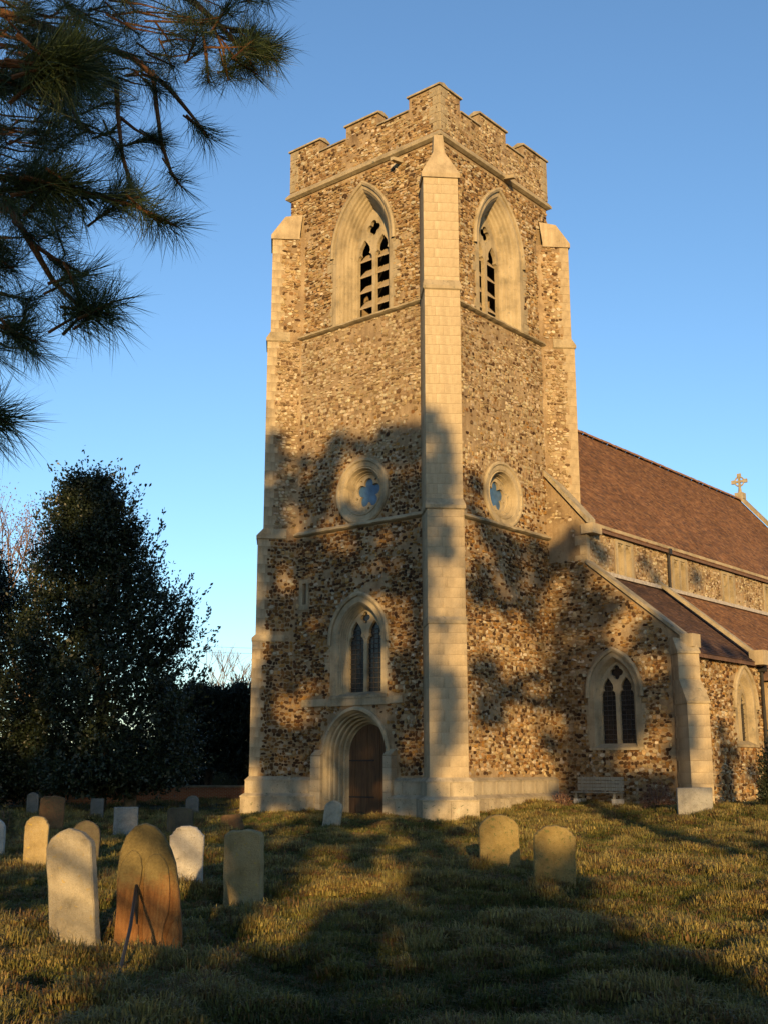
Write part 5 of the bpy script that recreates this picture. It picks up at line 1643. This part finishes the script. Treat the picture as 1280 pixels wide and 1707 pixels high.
def shade_trees():
    lab = {'A': 'evergreen oak behind the viewer shading the tower door', 'B': 'straight-trunked evergreen oak behind the viewer on the right shading the aisle',
           'C': 'broad evergreen oak behind the viewer on the far left', 'D': 'tall evergreen oak behind the viewer shading the buttress'}
    clumps = {k: [] for k in TREES}
    for pl, L in PATCH:
        for u, v, r in L:
            p = plane_hit(u, v, pl)
            a = float((p-CAM) @ FH)
            s = float((p-CAM) @ RT)
            rad = r/FPX*a*1.1
            best = min(TREES, key=lambda k: abs(TREES[k][0]-s) + (0.0 if k != 'C' else 1.0))
            ta = TREES[best][1] + random.uniform(-1.8, 1.8)
            q = p - LDIR*((a-ta)/float(LDIR @ FH))
            clumps[best].append((q, rad))
    # left-hand mass that keeps the graves and hollies in shade
    r = random.Random(4)
    for k in range(150):
        s = r.uniform(-18.5, -5.6); w = r.uniform(5.0, 20.0)
        ta = -15+r.uniform(-2.5, 2.5)
        z = w - ta*math.tan(SUN_EL)
        if s > -6.3 and w > 9: continue
        clumps['C'].append((sa(s, ta, z), r.uniform(0.8, 1.4)))
    # low sprays that dapple the turf and the pine boughs
    LITSW = [(-2.2,-1.6,1.35,2.5), (-3.2,-2.2,1.55,3.3), (-1.95,-1.3,2.0,3.1), (1.35,2.95,3.05,3.9), (-5.85,-4.95,3.15,3.8)]
    def dark(s, w):
        for s0, s1, w0, w1 in LITSW:
            if s0-0.3 < s < s1+0.3 and w0-0.25 < w < w1+0.25: return 0.0
        a = w/math.tan(SUN_EL); u = 640+s/a*FPX
        if s > 2.6: return 0.75 if abs(s-6.6) < 0.35 and a > 14 else 0.03      # sunny strip on the right
        if u > 960 and a > 13: return 0.04
        if 520 < u < 610 and 13 < a < 17: return 0.05
        if 690 < u < 770 and 9.0 < a < 11: return 0.05
        if 800 < u < 960 and a > 16: return 0.25
        if a < 10 and u < 520: return 0.30
        if a < 15 and -0.3 < s < 2.7: return 0.9
        if u < 450: return 0.85
        return 0.62
    for k in range(620):
        w = r.uniform(6.0, 37.0)*math.tan(SUN_EL)
        a = w/math.tan(SUN_EL)
        s = r.uniform(-0.38*a-1, 0.36*a+1)
        if r.random() > dark(s, w)*min(1.0, 0.35+a/30): continue
        best = min(TREES, key=lambda q: abs(TREES[q][0]-s))
        ta = TREES[best][1] + r.uniform(-1.5, 1.5)
        clumps[best].append((sa(s, ta, w-ta*math.tan(SUN_EL)), r.uniform(0.20, 0.36)))
    for key, (s, a, h) in TREES.items():
        b = sa(s, a); b[2] = gz(b[0], b[1])
        root = empty('evergreen_oak', b, lab[key], 'tree', 'evergreen oaks behind the viewer')
        mb = MB()
        top = sa(s*0.9, a, h*0.8)
        tr = lambda z: b + (top-b)*(z/(h*0.8))
        mb.tube([b-UP*0.3, tr(1.0), tr(h*0.4), top], [0.42, 0.30, 0.22, 0.06], 9)
        for q, rad in clumps[key]:
            p0 = tr(max(2.0, min(h*0.75, float(q[2])*0.75)))
            mb.tube([p0, (p0+q)/2+UP*0.2, q], [0.05, 0.035, 0.02], 4, cap=False)
        mb.build('trunk', M['bark'], root)
        g = np.random.default_rng(ord(key))
        VS, FS = [], []; k = 0
        for q, rad in clumps[key]:
            n = int(1150*rad**2+120)
            d = unit(g, n)
            lump = 0.75+0.45*np.array([noise.noise(Vector((x*1.6+q[0], y*1.6+q[1], z*1.6+q[2]))) for x, y, z in d])
            c = np.array(q) + d*(rad*(g.random(n)**0.45)*lump*1.12)[:, None]
            vs, fs = leaf_cloud(c, unit(g, n), 0.20, 0.6, rs=g)
            VS.append(vs); FS.append(fs+k); k += len(vs)
        leaves_obj('crown', M['shade'], root, np.concatenate(VS), np.concatenate(FS))
shade_trees()
# tall shrub just behind the viewer whose shadow fills the right foreground
def rear_bush(s0, s1, a, wtop, label, seed):
    g = np.random.default_rng(seed)
    b = sa((s0+s1)/2, a); b[2] = gz(b[0], b[1])
    root = empty('laurel_bush', b, label, 'shrub', 'shrubs behind the viewer')
    zt = wtop - a*math.tan(SUN_EL)
    n = 9000
    hw = (s1-s0)/2
    d = unit(g, n); d[:, 2] = np.abs(d[:, 2])
    lump = 0.85+0.4*np.array([noise.noise(Vector((x*2.2+seed, y*2.2, z*2.2))) for x, y, z in d])
    rr = g.random(n)**0.4*lump*np.minimum(1.35, (np.abs(d)**4).sum(1)**-0.25)
    sp = np.clip(d, -1, 1)
    c = np.array(b) + RT*(d[:, 0]*hw*rr)[:, None] + FH*(d[:, 1]*0.8*rr)[:, None] + UP*(np.abs(d[:, 2])*zt*rr)[:, None]
    vs, fs = leaf_cloud(c, d+unit(g, n)*0.8, 0.17, 0.45, rs=g)
    leaves_obj('foliage', M['shade'], root, vs, fs)
    mb = MB()
    for j in range(9):
        t = j*0.7
        mb.tube([np.array(b)-UP*0.1, np.array(b)+RT*math.cos(t)*hw*0.6+FH*math.sin(t)*0.4+UP*zt*0.75], [0.04, 0.012], 5)
    mb.build('stem', M['bark'], root)
rear_bush(-0.5, 2.75, -5.0, 2.7, 'wide laurel bush right behind the viewer', 3)
rear_bush(3.6, 6.5, -6.0, 1.5, 'lower laurel bush behind the viewer on the right', 5)

# ------------------------------------------------------------------ grass
def clump_mesh(seed, n, h, spread, width, droop):
    r = random.Random(seed)
    vs, fs, cols = [], [], []
    for i in range(n):
        a = r.random()*6.28; rad = spread*math.sqrt(r.random())
        bx, by = rad*math.cos(a), rad*math.sin(a)
        L = h*r.uniform(0.5, 1.2)
        t = r.random()*6.28 if r.random() < 0.5 else a
        lean = r.uniform(0.15, 0.9)*droop
        dx, dy = math.cos(t), math.sin(t)
        px_, py_ = -dy*width/2*r.uniform(.7,1.3), dx*width/2
        k = len(vs)
        m = (bx+dx*L*0.35*lean, by+dy*L*0.35*lean, L*0.62)
        e = (bx+dx*L*0.95*lean, by+dy*L*0.95*lean, L*(1.0-0.35*lean))
        vs += [(bx-px_,by-py_,-0.01),(bx+px_,by+py_,-0.01),(m[0]+px_*.8,m[1]+py_*.8,m[2]),(m[0]-px_*.8,m[1]-py_*.8,m[2]),e]
        fs += [(k,k+1,k+2,k+3),(k+3,k+2,k+4)]
        q = r.uniform(0.65, 1.25)
        tint = (q*r.uniform(.9,1.15), q, q*r.uniform(.8,1.1))
        cols += [tint]*5
    me = bpy.data.meshes.new('grass_clump')
    me.from_pydata(vs, [], fs)
    at_ = me.attributes.new('col', 'FLOAT_COLOR', 'POINT')
    c = np.ones((len(cols), 4)); c[:, :3] = cols
    at_.data.foreach_set('color', c.ravel())
    me.materials.append(M['grass'])
    return me
def make_grass():
    coll = bpy.data.collections.new('grass_clumps')
    specs = [(1,52,.036,.12,.008,1.7),(2,52,.040,.12,.008,1.9),(3,46,.046,.12,.007,1.7),(4,56,.030,.13,.009,1.8),(5,40,.070,.09,.006,1.8),(6,26,.12,.06,.005,1.2)]
    for sp in specs:
        coll.objects.link(bpy.data.objects.new('grass_clump', clump_mesh(*sp)))
    g = np.random.default_rng(11)
    P = []
    for a0, a1, dens, sc in ((4.5,10,260,1.0),(10,16,190,1.1),(16,26,110,1.3),(26,40,45,1.6),(40,60,8,2.2)):
        n = int((a1*a1-a0*a0)/2*0.76*dens + 6*(a1-a0)*dens)
        a = np.sqrt(g.uniform(a0*a0, a1*a1, n)); s = g.uniform(-1, 1, n)*(0.38*a+1.5)
        P.append(np.stack([a, s, np.full(n, sc)], 1))
    P = np.concatenate(P)
    X = CAM[0]+FH[0]*P[:,0]+RT[0]*P[:,1]; Y = CAM[1]+FH[1]*P[:,0]+RT[1]*P[:,1]
    inside = ((X > -0.45) & (X < 7.4) & (Y > -0.35) & (Y < 8.3)) | ((X > 6.2) & (Y > -5.2)) | ((-(X+Y)*SQ < 1.25) & (-(X+Y)*SQ > -1) & (np.abs(X-Y)*SQ < 0.9))
    k = ~inside
    X, Y, P = X[k], Y[k], P[k]
    ex = []
    for p, w in FEET:
        for j in range(46):
            q = p + RT*g.uniform(-0.65, 0.65)*w - FH*(0.05+abs(g.normal())*0.10) if j % 3 else p + RT*g.uniform(-0.7, 0.7)*w + FH*g.uniform(0.08, 0.25)
            ex.append((q[0], q[1]))
    ex = np.array(ex); ne = len(ex)
    X = np.concatenate([X, ex[:, 0]]); Y = np.concatenate([Y, ex[:, 1]])
    P = np.concatenate([P, np.stack([np.full(ne, 10.0), np.zeros(ne), np.full(ne, 1.35)], 1)])
    Z = ground_z(X, Y)
    n = len(X)
    tus = vnoise(X*1.5+31, Y*1.5+7)*0.45 + vnoise(X*2.9+3, Y*2.9+77)*0.55      # follows the tussocks of the ground
    big = vnoise(X*0.35+50, Y*0.35+20)
    idx = g.integers(0, 4, n)
    straw = (tus + g.normal(size=n)*0.10) > 0.63
    idx[straw & (g.random(n) < 0.30)] = 4
    idx[straw & (g.random(n) < 0.04)] = 5
    idx[-ne:] = np.where(g.random(ne) < 0.35, 5, 4)
    col = np.empty((n, 4)); col[:, 3] = 1
    green = np.array([0.050,0.062,0.013]); olive = np.array([0.108,0.106,0.025]); buff = np.array([0.22,0.180,0.062]); brown = np.array([0.12,0.075,0.03])
    m = np.clip((tus-0.42)/0.33 + g.normal(size=n)*0.18 + (big-0.5)*0.5, 0, 1)[:, None]
    m[-ne:] = np.clip(m[-ne:]+0.45, 0, 1)
    base = np.where(m < 0.5, green+(olive-green)*(m*2), olive+(buff-olive)*((m-0.5)*2))
    br = (g.random(n) < 0.20)[:, None]
    base = np.where(br, brown, base)
    col[:, :3] = base*g.uniform(0.8, 1.2, n)[:, None]
    me = bpy.data.meshes.new('grass')
    me.vertices.add(n); me.vertices.foreach_set('co', np.stack([X, Y, Z], 1).astype(np.float32).ravel())
    def attr(nm, ty, val, key):
        a = me.attributes.new(nm, ty, 'POINT'); a.data.foreach_set(key, np.ascontiguousarray(val).ravel())
    attr('gcol', 'FLOAT_COLOR', col.astype(np.float32), 'color')
    attr('idx', 'INT', idx.astype(np.int32), 'value')
    sc = (P[:,2]*g.uniform(0.75, 1.25, n)*(0.8+0.5*tus)).astype(np.float32)
    attr('sc', 'FLOAT', sc, 'value')
    rot = np.stack([g.normal(size=n)*0.15, g.normal(size=n)*0.15, g.random(n)*6.28], 1).astype(np.float32)
    attr('rot', 'FLOAT_VECTOR', rot, 'vector')
    o = tag(link('grass', me, M['grass']), 'rough tussocky winter grass over the churchyard', 'grass', kind='stuff')
    ng = bpy.data.node_groups.new('grass_scatter', 'GeometryNodeTree')
    ng.interface.new_socket('Geometry', in_out='INPUT', socket_type='NodeSocketGeometry')
    ng.interface.new_socket('Geometry', in_out='OUTPUT', socket_type='NodeSocketGeometry')
    N = ng.nodes; Lk = ng.links
    gi = N.new('NodeGroupInput'); go = N.new('NodeGroupOutput')
    ci = N.new('GeometryNodeCollectionInfo'); ci.inputs['Collection'].default_value = coll
    ci.inputs['Separate Children'].default_value = True; ci.inputs['Reset Children'].default_value = True
    iop = N.new('GeometryNodeInstanceOnPoints'); iop.inputs['Pick Instance'].default_value = True
    def na(nm, ty):
        q = N.new('GeometryNodeInputNamedAttribute'); q.data_type = ty; q.inputs['Name'].default_value = nm
        return q.outputs[0]
    Lk.new(gi.outputs[0], iop.inputs['Points']); Lk.new(ci.outputs[0], iop.inputs['Instance'])
    Lk.new(na('idx','INT'), iop.inputs['Instance Index'])
    e2r = N.new('FunctionNodeEulerToRotation')
    Lk.new(na('rot','FLOAT_VECTOR'), e2r.inputs[0]); Lk.new(e2r.outputs[0], iop.inputs['Rotation'])
    Lk.new(na('sc','FLOAT'), iop.inputs['Scale'])
    Lk.new(iop.outputs[0], go.inputs[0])
    md = o.modifiers.new('scatter', 'NODES'); md.node_group = ng
make_grass()
